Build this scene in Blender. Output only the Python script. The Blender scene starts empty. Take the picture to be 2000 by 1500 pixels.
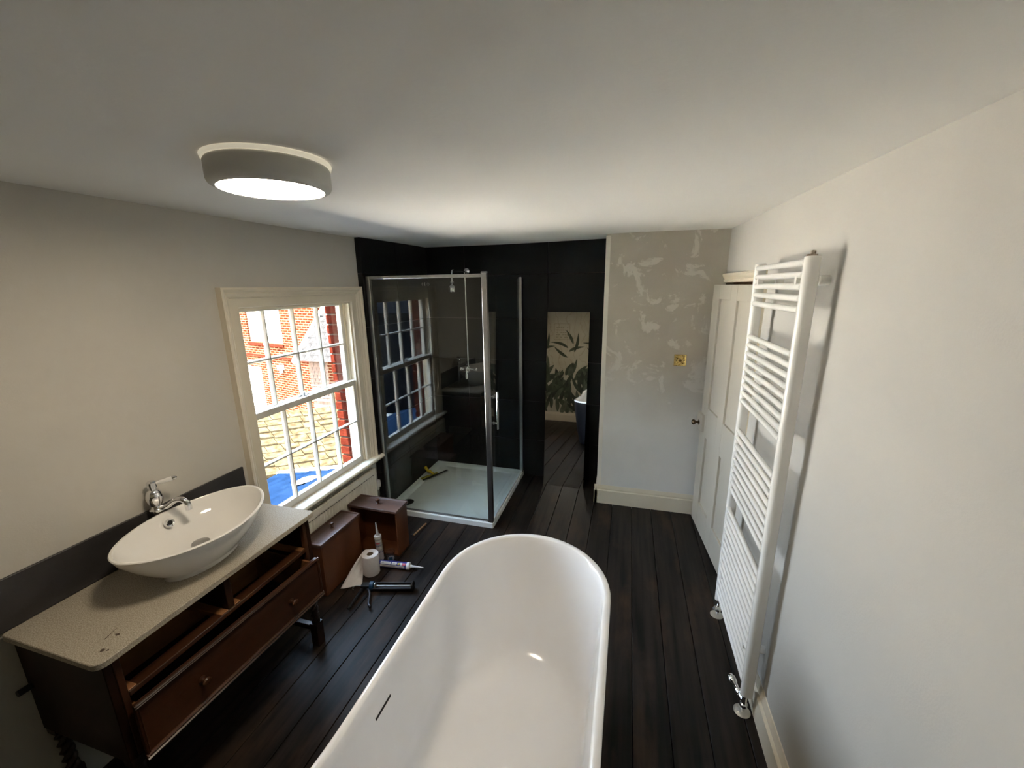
import bpy, bmesh, math, random
from mathutils import Vector, Matrix

random.seed(7)
PI = math.pi
SC = bpy.context.scene
COL = SC.collection

# ------------------------------------------------------------------ camera
H = 1.85
cam_data = bpy.data.cameras.new('camera')
cam = bpy.data.objects.new('camera', cam_data)
COL.objects.link(cam)
cam_data.sensor_width = 36.0
cam_data.lens = 796.0 / 2000.0 * 36.0
cam_data.clip_start = 0.02
up = Vector((-44.0, -3320.0, -796.0)).normalized()
dv = Vector((231.0, -194.0, 796.0))
dv = (dv - up * dv.dot(up)).normalized()
rt = dv.cross(up)
RW = Matrix((rt, dv, up))                 # image axes (right, down, forward) to room axes
cx, cy, cz = RW @ Vector((1, 0, 0)), RW @ Vector((0, -1, 0)), RW @ Vector((0, 0, -1))
M = Matrix((cx, cy, cz)).transposed().to_4x4()
M.translation = (0, 0, H)
cam.matrix_world = M
SC.camera = cam

# ------------------------------------------------------------------ world, sun, exposure
SC.view_settings.view_transform = 'Standard'
SC.view_settings.look = 'None'
SC.view_settings.gamma = 1.0
SC.view_settings.use_curve_mapping = False
SC.view_settings.exposure = 0.28
SC.cycles.sample_clamp_indirect = 0.0        # keep the sunlit yard's full bounce into the room
SKY = 19.0
SUN = 132.0
world = bpy.data.worlds.new('hazy_sky')
SC.world = world
world.use_nodes = True
wn, wl = world.node_tree.nodes, world.node_tree.links
wn.clear()
wo = wn.new('ShaderNodeOutputWorld'); bg = wn.new('ShaderNodeBackground')
tc = wn.new('ShaderNodeTexCoord'); sx = wn.new('ShaderNodeSeparateXYZ'); cr = wn.new('ShaderNodeValToRGB')
wl.new(tc.outputs['Generated'], sx.inputs[0]); wl.new(sx.outputs['Z'], cr.inputs[0])
cr.color_ramp.elements[0].position = 0.0; cr.color_ramp.elements[0].color = (0.86, 0.93, 1.0, 1)
cr.color_ramp.elements[1].position = 0.7; cr.color_ramp.elements[1].color = (0.50, 0.70, 1.0, 1)
wl.new(cr.outputs[0], bg.inputs[0]); bg.inputs[1].default_value = SKY
wl.new(bg.outputs[0], wo.inputs[0])

sun_d = bpy.data.lights.new('sun', 'SUN'); sun = bpy.data.objects.new('sun', sun_d); COL.objects.link(sun)
sun_d.energy = SUN; sun_d.angle = 0.01; sun_d.color = (1.0, 0.93, 0.82)
sun.rotation_euler = Vector((0.06, 0.30, -0.95)).to_track_quat('-Z', 'Y').to_euler()

# ------------------------------------------------------------------ helpers
def nt(name):
    m = bpy.data.materials.new(name); m.use_nodes = True
    n = m.node_tree.nodes; l = m.node_tree.links
    b = n['Principled BSDF']
    return m, n, l, b

def rgba(c): return (c[0], c[1], c[2], 1.0)

def mat(name, col, rough=0.5, metal=0.0, var=0.06, scale=8.0, bump=0.0, bscale=60.0, col2=None, spec=0.5,
        coat=0.0, stretch=None, detail=5.0, lo=0.35, hi=0.65, trans=0.0, rvar=0.0):
    """procedural principled material: two colours mixed by noise, plus optional fine relief"""
    m, n, l, b = nt(name)
    t = n.new('ShaderNodeTexCoord'); mp = n.new('ShaderNodeMapping')
    l.new(t.outputs['Object'], mp.inputs[0])
    if stretch: mp.inputs['Scale'].default_value = stretch
    ns = n.new('ShaderNodeTexNoise'); ns.inputs['Scale'].default_value = scale; ns.inputs['Detail'].default_value = detail
    l.new(mp.outputs[0], ns.inputs['Vector'])
    r = n.new('ShaderNodeValToRGB')
    if col2 is None: col2 = tuple(max(0, c * (1 - var)) for c in col)
    r.color_ramp.elements[0].position = lo; r.color_ramp.elements[0].color = rgba(col2)
    r.color_ramp.elements[1].position = hi; r.color_ramp.elements[1].color = rgba(col)
    l.new(ns.outputs[0], r.inputs[0]); l.new(r.outputs[0], b.inputs['Base Color'])
    b.inputs['Roughness'].default_value = rough; b.inputs['Metallic'].default_value = metal
    b.inputs['Specular IOR Level'].default_value = spec
    b.inputs['Coat Weight'].default_value = coat
    if trans: b.inputs['Transmission Weight'].default_value = trans
    if rvar:
        mr = n.new('ShaderNodeMapRange'); mr.inputs['To Min'].default_value = rough - rvar; mr.inputs['To Max'].default_value = rough + rvar
        l.new(ns.outputs[0], mr.inputs[0]); l.new(mr.outputs[0], b.inputs['Roughness'])
    if bump:
        n2 = n.new('ShaderNodeTexNoise'); n2.inputs['Scale'].default_value = bscale; n2.inputs['Detail'].default_value = 4
        l.new(mp.outputs[0], n2.inputs['Vector'])
        bp = n.new('ShaderNodeBump'); bp.inputs['Strength'].default_value = bump; bp.inputs['Distance'].default_value = 0.01
        l.new(n2.outputs[0], bp.inputs['Height']); l.new(bp.outputs[0], b.inputs['Normal'])
    return m

def glass_mat(name, tint=(1, 1, 1), f0=0.04, rough=0.0):
    """clear pane: Schlick reflection over straight transmission, the same from both sides"""
    m = bpy.data.materials.new(name); m.use_nodes = True
    n = m.node_tree.nodes; l = m.node_tree.links; n.clear()
    o = n.new('ShaderNodeOutputMaterial'); mx = n.new('ShaderNodeMixShader')
    tr = n.new('ShaderNodeBsdfTransparent'); gl = n.new('ShaderNodeBsdfGlossy')
    tr.inputs[0].default_value = rgba(tint); gl.inputs[0].default_value = (1, 1, 1, 1); gl.inputs['Roughness'].default_value = rough
    lw = n.new('ShaderNodeLayerWeight'); lw.inputs[0].default_value = 0.5
    p = n.new('ShaderNodeMath'); p.operation = 'POWER'; p.inputs[1].default_value = 5.0
    q = n.new('ShaderNodeMath'); q.operation = 'MULTIPLY_ADD'; q.inputs[1].default_value = 1 - f0; q.inputs[2].default_value = f0
    l.new(lw.outputs['Facing'], p.inputs[0]); l.new(p.outputs[0], q.inputs[0]); l.new(q.outputs[0], mx.inputs[0])
    l.new(tr.outputs[0], mx.inputs[1]); l.new(gl.outputs[0], mx.inputs[2]); l.new(mx.outputs[0], o.inputs[0])
    return m

class MB:
    """collects simple solids into one mesh"""
    def __init__(s): s.v = []; s.f = []
    def add(s, vs, fs):
        o = len(s.v); s.v += [tuple(v) for v in vs]; s.f += [tuple(i + o for i in f) for f in fs]; return s
    def box(s, a, b, mtx=None):
        x0, y0, z0 = a; x1, y1, z1 = b
        vs = [Vector(p) for p in ((x0, y0, z0), (x1, y0, z0), (x1, y1, z0), (x0, y1, z0), (x0, y0, z1), (x1, y0, z1), (x1, y1, z1), (x0, y1, z1))]
        if mtx: vs = [mtx @ v for v in vs]
        return s.add(vs, [(0, 3, 2, 1), (4, 5, 6, 7), (0, 1, 5, 4), (1, 2, 6, 5), (2, 3, 7, 6), (3, 0, 4, 7)])
    def hexa(s, bot, top):
        return s.add(list(bot) + list(top), [(0, 3, 2, 1), (4, 5, 6, 7), (0, 1, 5, 4), (1, 2, 6, 5), (2, 3, 7, 6), (3, 0, 4, 7)])
    def loft(s, rings, cap0=True, cap1=True, closed=True):
        n = len(rings[0]); vs = [v for r in rings for v in r]; fs = []
        for i in range(len(rings) - 1):
            for j in range(n if closed else n - 1):
                k = (j + 1) % n
                fs.append((i * n + j, i * n + k, (i + 1) * n + k, (i + 1) * n + j))
        if cap0: fs.append(tuple(range(n - 1, -1, -1)))
        if cap1: fs.append(tuple((len(rings) - 1) * n + j for j in range(n)))
        return s.add(vs, fs)
    def lathe(s, prof, c=(0, 0, 0), axis=(0, 0, 1), n=24, cap0=True, cap1=True):
        """prof: (radius, distance along axis)"""
        a = Vector(axis).normalized()
        t = Vector((1, 0, 0)) if abs(a.x) < 0.9 else Vector((0, 1, 0))
        u = a.cross(t).normalized(); w = a.cross(u)
        c = Vector(c)
        rings = [[c + a * h + (u * math.cos(2 * PI * j / n) + w * math.sin(2 * PI * j / n)) * r for j in range(n)] for r, h in prof]
        return s.loft(rings, cap0, cap1)
    def tube(s, pts, r, n=10, cap=True):
        pts = [Vector(p) for p in pts]
        rs = r if isinstance(r, (list, tuple)) else [r] * len(pts)
        rings = []; ref = None
        for i, p in enumerate(pts):
            d = (pts[min(i + 1, len(pts) - 1)] - pts[max(i - 1, 0)]).normalized()
            if ref is None:
                ref = Vector((0, 0, 1)) if abs(d.z) < 0.9 else Vector((1, 0, 0))
            u = (ref - d * ref.dot(d)).normalized(); ref = u
            w = d.cross(u)
            rings.append([p + (u * math.cos(2 * PI * j / n) + w * math.sin(2 * PI * j / n)) * rs[i] for j in range(n)])
        return s.loft(rings, cap, cap)
    def build(s, name, m, parent=None, smooth=None, bevel=0.0, seg=2):
        me = bpy.data.meshes.new(name); me.from_pydata(s.v, [], s.f)
        bmm = bmesh.new(); bmm.from_mesh(me); bmesh.ops.recalc_face_normals(bmm, faces=bmm.faces); bmm.to_mesh(me); bmm.free()
        me.materials.append(m)
        return link(name, me, parent, smooth, bevel, seg)

def link(name, me, parent=None, smooth=None, bevel=0.0, seg=2):
    o = bpy.data.objects.new(name, me); COL.objects.link(o)
    if smooth is not None:
        for p in me.polygons: p.use_smooth = True
        me.set_sharp_from_angle(angle=math.radians(smooth))
    if bevel:
        b = o.modifiers.new('edge', 'BEVEL'); b.width = bevel; b.segments = seg; b.limit_method = 'ANGLE'; b.angle_limit = math.radians(40)
    if parent is not None: attach(o, parent)
    return o

def base_inv(p):
    m = Matrix.Translation(p.location) @ p.rotation_euler.to_matrix().to_4x4()
    if p.parent: m = base_inv_world(p.parent) @ p.matrix_parent_inverse @ m
    return m
def base_inv_world(p): return base_inv(p)
def attach(o, p):
    o.parent = p; o.matrix_parent_inverse = base_inv(p).inverted()

def thing(name, label, cat, loc, group=None):
    o = bpy.data.objects.new(name, None); COL.objects.link(o); o.location = loc
    o.empty_display_size = 0.05
    return tag(o, label, cat, group)
def tag(o, label, cat, group=None):
    o['label'] = label; o['category'] = cat
    if group: o['group'] = group
    return o
def struct(o):
    o['kind'] = 'structure'; return o
def struct_empty(name, loc):
    o = bpy.data.objects.new(name, None); COL.objects.link(o); o.location = loc; return struct(o)
def copy_part(o, parent, delta):
    c = o.copy(); COL.objects.link(c); c.location = o.location + Vector(delta); return c
def box(name, a, b, m, parent=None, bevel=0.0, seg=2): return MB().box(a, b).build(name, m, parent, None, bevel, seg)
def bez(pts, n=16):
    """smooth polyline through control points (Catmull-Rom)"""
    P = [Vector(p) for p in pts]; P = [P[0] * 2 - P[1]] + P + [P[-1] * 2 - P[-2]]; out = []
    for i in range(1, len(P) - 2):
        for k in range(n):
            t = k / n
            out.append(0.5 * ((2 * P[i]) + (P[i + 1] - P[i - 1]) * t + (2 * P[i - 1] - 5 * P[i] + 4 * P[i + 1] - P[i + 2]) * t * t + (3 * P[i] - P[i - 1] - 3 * P[i + 1] + P[i + 2]) * t ** 3))
    out.append(P[-2]); return out

# ------------------------------------------------------------------ materials
M_wall = mat('painted_wall', (0.575, 0.54, 0.475), 0.75, var=0.03, scale=2.5, bump=0.05, bscale=180)
M_wall_r = mat('painted_wall_pale', (0.52, 0.50, 0.46), 0.7, var=0.03, scale=2.5, bump=0.05, bscale=180)
M_ceil = mat('ceiling_paint', (0.86, 0.84, 0.80), 0.85, var=0.03, scale=1.2, bump=0.06, bscale=90)
M_trim = mat('cream_gloss_paint', (0.74, 0.66, 0.52), 0.32, var=0.04, scale=5)
M_sash = mat('white_sash_paint', (0.66, 0.62, 0.54), 0.35, var=0.08, scale=14, bump=0.05, bscale=60)
M_door = mat('cream_door_paint', (0.54, 0.495, 0.415), 0.35, var=0.04, scale=3, bump=0.03, bscale=50)
M_radw = mat('white_enamel', (0.84, 0.82, 0.78), 0.22, var=0.02, scale=4)
M_radc = mat('radiator_cream', (0.76, 0.72, 0.62), 0.3, var=0.04, scale=4)
M_chrome = mat('chrome', (0.80, 0.80, 0.82), 0.09, 1.0, var=0.05, scale=20)
M_chromeb = mat('brushed_chrome', (0.50, 0.495, 0.49), 0.28, 1.0, var=0.08, scale=30)
M_brass = mat('polished_brass', (0.80, 0.58, 0.22), 0.18, 1.0, var=0.1, scale=40, bump=0.15, bscale=60)
M_dark = mat('dark_void', (0.006, 0.006, 0.007), 0.8, var=0.2)
M_tile = mat('black_slate_tile', (0.0095, 0.0095, 0.0102), 0.42, var=0.35, scale=3.5, bump=0.10, bscale=45, spec=0.25, lo=0.3, hi=0.7)
M_bathw = mat('white_acrylic', (0.87, 0.87, 0.88), 0.14, var=0.02, scale=3, coat=0.3)
M_bathb = mat('black_bath_paint', (0.012, 0.012, 0.014), 0.3, var=0.3, scale=6)
M_cer = mat('white_ceramic', (0.86, 0.84, 0.80), 0.07, var=0.02, scale=3, coat=0.6)
M_tray = mat('shower_tray_resin', (0.86, 0.88, 0.86), 0.3, var=0.05, scale=5, bump=0.05, bscale=120)
M_glass = glass_mat('clear_shower_glass', (0.955, 0.985, 0.975), 0.045)
M_pane = glass_mat('window_glass', (0.985, 0.99, 0.985), 0.04)
M_bulb = None
M_wood = mat('dark_oak', (0.085, 0.030, 0.012), 0.33, var=0.55, scale=6, stretch=(1.0, 0.12, 1.0), bump=0.1, bscale=30, detail=8)
M_wood_x = mat('dark_oak_dull', (0.030, 0.012, 0.006), 0.5, var=0.5, scale=6, stretch=(1.0, 0.15, 1.0), spec=0.15)
M_woodleg = mat('dark_oak_leg', (0.030, 0.013, 0.008), 0.35, var=0.4, scale=10)
M_woodin = mat('drawer_runner_wood', (0.34, 0.15, 0.055), 0.5, var=0.5, scale=8, stretch=(1, 0.2, 1))
M_drawerside = mat('reddish_drawer_wood', (0.145, 0.045, 0.014), 0.45, var=0.35, scale=7, stretch=(1, 1, 0.15), detail=7)
M_drawerfront = mat('purple_brown_oak', (0.105, 0.052, 0.036), 0.34, var=0.5, scale=9, stretch=(0.2, 1, 1), bump=0.12, bscale=40, detail=8)
M_drawerfront_y = mat('purple_brown_oak_long', (0.105, 0.052, 0.036), 0.30, var=0.5, scale=9, stretch=(1, 0.2, 1), bump=0.12, bscale=40, detail=8)
M_black = mat('black_plastic', (0.012, 0.012, 0.014), 0.35, var=0.2)
M_blue = mat('dark_blue_plastic', (0.02, 0.08, 0.16), 0.35, var=0.2)
M_whitep = mat('white_plastic', (0.75, 0.75, 0.76), 0.4, var=0.04)
M_paper = mat('tissue_paper', (0.80, 0.76, 0.75), 0.9, var=0.04, scale=40, bump=0.25, bscale=220)
M_card = mat('cardboard', (0.30, 0.22, 0.14), 0.9, var=0.1)
M_yellow = mat('yellow_plastic', (0.62, 0.42, 0.02), 0.35, var=0.1)
M_yell2 = mat('olive_yellow_plastic', (0.42, 0.36, 0.05), 0.4, var=0.1)
M_rubber = mat('black_rubber', (0.02, 0.02, 0.02), 0.6, var=0.1)
M_cupp = glass_mat('clear_plastic_cup', (0.88, 0.88, 0.90), 0.06, 0.1)
M_navy = mat('navy_print', (0.03, 0.03, 0.20), 0.4, var=0.1)
M_red = mat('red_print', (0.60, 0.10, 0.14), 0.4, var=0.1)
M_gold = mat('yellow_print', (0.45, 0.40, 0.06), 0.4, var=0.1)
M_grey = mat('grey_print', (0.35, 0.34, 0.36), 0.5, var=0.1)
M_litp = mat('tube_label_print', (0.62, 0.60, 0.58), 0.4, var=0.1)
M_bead = mat('pale_corner_plaster', (0.78, 0.73, 0.65), 0.8, var=0.06, scale=10)
M_splash = mat('dark_slate_splash', (0.050, 0.046, 0.046), 0.4, var=0.4, scale=7, stretch=(1, 0.5, 1), bump=0.1, bscale=60)
M_offcut = mat('raw_pine', (0.36, 0.19, 0.08), 0.6, var=0.2, scale=12)
M_mirror = mat('mirror_silver', (0.80, 0.81, 0.80), 0.015, 1.0, var=0.02)

# wood floor: dark stain, worn reddish patches, grain along the boards
def floor_mat():
    m, n, l, b = nt('stained_floor_boards')
    t = n.new('ShaderNodeTexCoord'); mp = n.new('ShaderNodeMapping'); mp.inputs['Scale'].default_value = (30, 1.6, 1)
    oi = n.new('ShaderNodeObjectInfo'); va = n.new('ShaderNodeVectorMath'); va.operation = 'ADD'
    l.new(t.outputs['Object'], va.inputs[0]); l.new(oi.outputs['Random'], va.inputs[1]); l.new(va.outputs[0], mp.inputs[0])
    g = n.new('ShaderNodeTexNoise'); g.inputs['Scale'].default_value = 1.0; g.inputs['Detail'].default_value = 7; l.new(mp.outputs[0], g.inputs['Vector'])
    mp2 = n.new('ShaderNodeMapping'); mp2.inputs['Scale'].default_value = (6, 2.2, 1); l.new(va.outputs[0], mp2.inputs[0])
    p = n.new('ShaderNodeTexNoise'); p.inputs['Scale'].default_value = 1.0; p.inputs['Detail'].default_value = 5; p.inputs['Roughness'].default_value = 0.6
    l.new(mp2.outputs[0], p.inputs['Vector'])
    r1 = n.new('ShaderNodeValToRGB')
    r1.color_ramp.elements[0].position = 0.33; r1.color_ramp.elements[0].color = (0.0050, 0.0040, 0.0036, 1)
    r1.color_ramp.elements[1].position = 0.70; r1.color_ramp.elements[1].color = (0.030, 0.021, 0.0165, 1)
    l.new(g.outputs[0], r1.inputs[0])
    r2 = n.new('ShaderNodeValToRGB')
    r2.color_ramp.elements[0].position = 0.53; r2.color_ramp.elements[0].color = (0, 0, 0, 1)
    r2.color_ramp.elements[1].position = 0.80; r2.color_ramp.elements[1].color = (1, 1, 1, 1)
    l.new(p.outputs[0], r2.inputs[0])
    mul = n.new('ShaderNodeMath'); mul.operation = 'MULTIPLY'; mul.inputs[1].default_value = 0.75; l.new(r2.outputs[0], mul.inputs[0])
    mx = n.new('ShaderNodeMix'); mx.data_type = 'RGBA'; l.new(mul.outputs[0], mx.inputs[0]); l.new(r1.outputs[0], mx.inputs[6]); mx.inputs[7].default_value = (0.088, 0.048, 0.028, 1)
    l.new(mx.outputs[2], b.inputs['Base Color'])
    mr = n.new('ShaderNodeMapRange'); mr.inputs['To Min'].default_value = 0.36; mr.inputs['To Max'].default_value = 0.58
    l.new(p.outputs[0], mr.inputs[0]); l.new(mr.outputs[0], b.inputs['Roughness'])
    b.inputs['Specular IOR Level'].default_value = 0.22
    bp = n.new('ShaderNodeBump'); bp.inputs['Strength'].default_value = 0.22; bp.inputs['Distance'].default_value = 0.006
    l.new(g.outputs[0], bp.inputs['Height']); l.new(bp.outputs[0], b.inputs['Normal'])
    return m
M_floor = floor_mat()

def plaster_mat():
    """bare plaster with scraped pale paint remnants in its upper part and a grey painted lower part"""
    m, n, l, b = nt('patchy_plaster')
    t = n.new('ShaderNodeTexCoord')
    a = n.new('ShaderNodeTexNoise'); a.inputs['Scale'].default_value = 5.5; a.inputs['Detail'].default_value = 6; a.inputs['Roughness'].default_value = 0.62; a.inputs['Distortion'].default_value = 0.7
    l.new(t.outputs['Object'], a.inputs['Vector'])
    s = n.new('ShaderNodeSeparateXYZ'); l.new(t.outputs['Object'], s.inputs[0])
    h = n.new('ShaderNodeMapRange'); h.inputs['From Min'].default_value = 0.70; h.inputs['From Max'].default_value = 1.25; l.new(s.outputs['Z'], h.inputs[0])
    r = n.new('ShaderNodeValToRGB')
    r.color_ramp.elements[0].position = 0.545; r.color_ramp.elements[0].color = (0, 0, 0, 1)
    r.color_ramp.elements[1].position = 0.585; r.color_ramp.elements[1].color = (1, 1, 1, 1)
    l.new(a.outputs[0], r.inputs[0])
    c = n.new('ShaderNodeTexNoise'); c.inputs['Scale'].default_value = 2.2; c.inputs['Detail'].default_value = 4; l.new(t.outputs['Object'], c.inputs['Vector'])
    rc = n.new('ShaderNodeValToRGB')
    rc.color_ramp.elements[0].position = 0.38; rc.color_ramp.elements[0].color = (0.475, 0.425, 0.35, 1)
    rc.color_ramp.elements[1].position = 0.62; rc.color_ramp.elements[1].color = (0.56, 0.505, 0.43, 1)
    l.new(c.outputs[0], rc.inputs[0])
    m1 = n.new('ShaderNodeMix'); m1.data_type = 'RGBA'; l.new(r.outputs[0], m1.inputs[0]); l.new(rc.outputs[0], m1.inputs[6]); m1.inputs[7].default_value = (0.63, 0.58, 0.505, 1)
    lo = n.new('ShaderNodeValToRGB')
    lo.color_ramp.elements[0].position = 0.35; lo.color_ramp.elements[0].color = (0.70, 0.68, 0.65, 1)
    lo.color_ramp.elements[1].position = 0.6; lo.color_ramp.elements[1].color = (0.76, 0.74, 0.71, 1)
    l.new(c.outputs[0], lo.inputs[0])
    m2 = n.new('ShaderNodeMix'); m2.data_type = 'RGBA'; l.new(h.outputs[0], m2.inputs[0]); l.new(lo.outputs[0], m2.inputs[6]); l.new(m1.outputs[2], m2.inputs[7])
    l.new(m2.outputs[2], b.inputs['Base Color']); b.inputs['Roughness'].default_value = 0.85
    bp = n.new('ShaderNodeBump'); bp.inputs['Strength'].default_value = 0.12; bp.inputs['Distance'].default_value = 0.004
    l.new(a.outputs[0], bp.inputs['Height']); l.new(bp.outputs[0], b.inputs['Normal'])
    return m
M_plaster = plaster_mat()

def worktop_mat():
    m, n, l, b = nt('speckled_worktop')
    t = n.new('ShaderNodeTexCoord')
    v = n.new('ShaderNodeTexNoise'); v.inputs['Scale'].default_value = 300; v.inputs['Detail'].default_value = 3; l.new(t.outputs['Object'], v.inputs['Vector'])
    r = n.new('ShaderNodeValToRGB')
    r.color_ramp.elements[0].position = 0.40; r.color_ramp.elements[0].color = (0.30, 0.26, 0.20, 1)
    r.color_ramp.elements[1].position = 0.60; r.color_ramp.elements[1].color = (0.49, 0.44, 0.36, 1)
    l.new(v.outputs[0], r.inputs[0]); l.new(r.outputs[0], b.inputs['Base Color'])
    b.inputs['Roughness'].default_value = 0.5; b.inputs['Specular IOR Level'].default_value = 0.06
    bp = n.new('ShaderNodeBump'); bp.inputs['Strength'].default_value = 0.06; bp.inputs['Distance'].default_value = 0.002
    l.new(v.outputs[0], bp.inputs['Height']); l.new(bp.outputs[0], b.inputs['Normal'])
    return m
M_worktop = worktop_mat()

def brick_wall_mat():
    m, n, l, b = nt('orange_brickwork')
    t = n.new('ShaderNodeTexCoord'); mp = n.new('ShaderNodeMapping'); mp.inputs['Rotation'].default_value = (PI / 2, 0, 0)
    l.new(t.outputs['Object'], mp.inputs[0])
    k = n.new('ShaderNodeTexBrick'); l.new(mp.outputs[0], k.inputs['Vector'])
    k.inputs['Scale'].default_value = 1.0; k.inputs['Brick Width'].default_value = 0.225; k.inputs['Row Height'].default_value = 0.075; k.inputs['Mortar Size'].default_value = 0.017; k.inputs['Mortar Smooth'].default_value = 0.3
    k.inputs['Color1'].default_value = (0.046, 0.0105, 0.0042, 1); k.inputs['Color2'].default_value = (0.032, 0.0060, 0.0026, 1); k.inputs['Mortar'].default_value = (0.085, 0.056, 0.033, 1)
    l.new(k.outputs[0], b.inputs['Base Color']); b.inputs['Roughness'].default_value = 0.9
    bp = n.new('ShaderNodeBump'); bp.inputs['Strength'].default_value = 0.3; bp.inputs['Distance'].default_value = 0.01; bp.invert = True
    l.new(k.outputs['Fac'], bp.inputs['Height']); l.new(bp.outputs[0], b.inputs['Normal'])
    return m
M_brickwall = brick_wall_mat()
M_brick = mat('red_facing_brick', (0.055, 0.0105, 0.0062), 0.9, var=0.35, scale=12, bump=0.3, bscale=60)
M_mortar = mat('lime_mortar', (0.11, 0.08, 0.06), 0.95, var=0.2, scale=30)
M_slateblue = mat('blue_slate', (0.0030, 0.0082, 0.022), 0.6, var=0.35, scale=5, bump=0.1, bscale=40, spec=0.06)
M_slatedark = mat('dark_slate', (0.004, 0.005, 0.007), 0.7, var=0.35, scale=5, bump=0.1, bscale=40, spec=0.06)
M_slategrey = mat('grey_slate', (0.028, 0.027, 0.027), 0.7, var=0.4, scale=6, bump=0.2, bscale=30, spec=0.05)
M_stone = mat('lichen_stone', (0.042, 0.033, 0.019), 0.95, var=0.5, scale=9, bump=0.5, bscale=20, col2=(0.018, 0.0135, 0.0075), spec=0.05)
M_claytile = mat('clay_hung_tile', (0.12, 0.085, 0.066), 0.9, var=0.35, scale=12)
M_whiteext = mat('white_render', (0.62, 0.61, 0.59), 0.8, var=0.04)
M_pave = mat('stone_paving', (0.72, 0.66, 0.57), 0.95, var=0.3, scale=2)
M_extglass = mat('dark_window_glass', (0.10, 0.12, 0.15), 0.05, var=0.1, spec=0.8)

for m_ in (M_brickwall, M_brick, M_mortar, M_slateblue, M_slatedark, M_slategrey, M_stone, M_claytile, M_pave, M_whiteext):
    m_.node_tree.nodes['Principled BSDF'].inputs['Specular IOR Level'].default_value = 0.0

# ------------------------------------------------------------------ the room shell
XL, XR0, XR1 = -1.93, 0.638, 0.662          # left wall face; right wall face at floor and at ceiling
YF, YB, YC = -0.54, 3.69, 3.32              # wall behind the camera, dark back wall, plaster chimney breast
TOP = 2.42

# floor: boards as parts over a dark void
floor = struct(box('floor', (-2.3, -0.9, -0.12), (1.0, 4.0, -0.028), M_dark))
PW = 0.157
k = -14
while True:
    x0 = 0.106 + PW * k
    if x0 > 0.64: break
    z = random.uniform(-0.0012, 0.0)
    MB().box((x0 + 0.0018, YF - 0.05, -0.026), (x0 + PW - 0.0018, YB + 0.05, z)).build('plank', M_floor, floor, None, 0.0018, 1)
    k += 1

def ceil_z(x, y):
    tx = (x - XL) / (0.66 - XL); ty = (y - 1.0) / 2.5
    zl = 2.192 + 0.022 * ty; zr = 2.184 + 0.044 * ty
    return zl * (1 - tx) + zr * tx + 0.004 * math.sin(3.1 * x + 1.7) * math.sin(2.3 * y) 
nx, ny = 26, 40
cv, cf = [], []
for j in range(ny + 1):
    for i in range(nx + 1):
        x = -2.2 + 3.1 * i / nx; y = -0.8 + 4.8 * j / ny
        cv.append((x, y, ceil_z(x, y)))
for j in range(ny):
    for i in range(nx):
        a = j * (nx + 1) + i; cf.append((a, a + 1, a + nx + 2, a + nx + 1))
cm = MB(); cm.add(cv, cf)
ceiling = struct(cm.build('ceiling', M_ceil, None, 180))
sol = ceiling.modifiers.new('slab', 'SOLIDIFY'); sol.thickness = 0.15; sol.offset = 1.0

# left wall with the window opening
WY0, WY1, WZ0, WZ1 = 1.615, 2.575, 0.50, 1.785
XO = -2.19
lw = MB()
XM = -2.042
for a, b in (((XM, YF - 0.3, -0.1), (XL, WY0, TOP)), ((XO, YF - 0.3, -0.1), (XM, 1.555, TOP)), ((XM, WY1, -0.1), (XL, YB + 0.3, TOP)), ((XO, 2.66, -0.1), (XM, YB + 0.3, TOP)), ((XM, WY0, -0.1), (XL, WY1, WZ0)), ((XO, 1.555, -0.1), (XM, 2.66, 0.30)), ((XO, 1.555, WZ1), (XM, 2.66, TOP)), ((XM, WY0, WZ1), (XL, WY1, TOP))):
    lw.box(a, b)
wall_left = struct(lw.build('wall_left', M_wall))

# right wall, leaning a little, with a doorway
DY0, DY1, DZ1 = 2.44, 3.285, 1.862
def xr(z): return XR0 + (XR1 - XR0) * z / 2.2
rw = MB()
for y0, y1, z0, z1 in ((YF - 0.3, DY0, -0.1, TOP), (DY1, YB + 0.3, -0.1, TOP), (DY0, DY1, DZ1, TOP)):
    rw.hexa([(xr(z0), y0, z0), (0.85, y0, z0), (0.85, y1, z0), (xr(z0), y1, z0)], [(xr(z1), y0, z1), (0.85, y0, z1), (0.85, y1, z1), (xr(z1), y1, z1)])
rw.box((0.84, DY0 - 0.1, -0.1), (0.88, DY1 + 0.1, DZ1 + 0.1))
wall_right = struct(rw.build('wall_right', M_wall_r))

# back wall (behind the shower and the leaning mirror) and the chimney breast
wall_back = struct(box('wall_back', (-2.2, YB + 0.012, -0.1), (0.9, YB + 0.2, TOP), M_mortar))
breast = struct(MB().box((-0.19, YC, -0.1), (0.75, YB + 0.02, TOP)).build('wall_alcove', M_plaster, None, None, 0.008, 3))
box('corner_bead', (-0.192, YC - 0.0015, 0.15), (-0.158, YC + 0.02, 2.21), M_bead, breast, 0.001, 1)
breast.name = 'wall_chimney'

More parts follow.
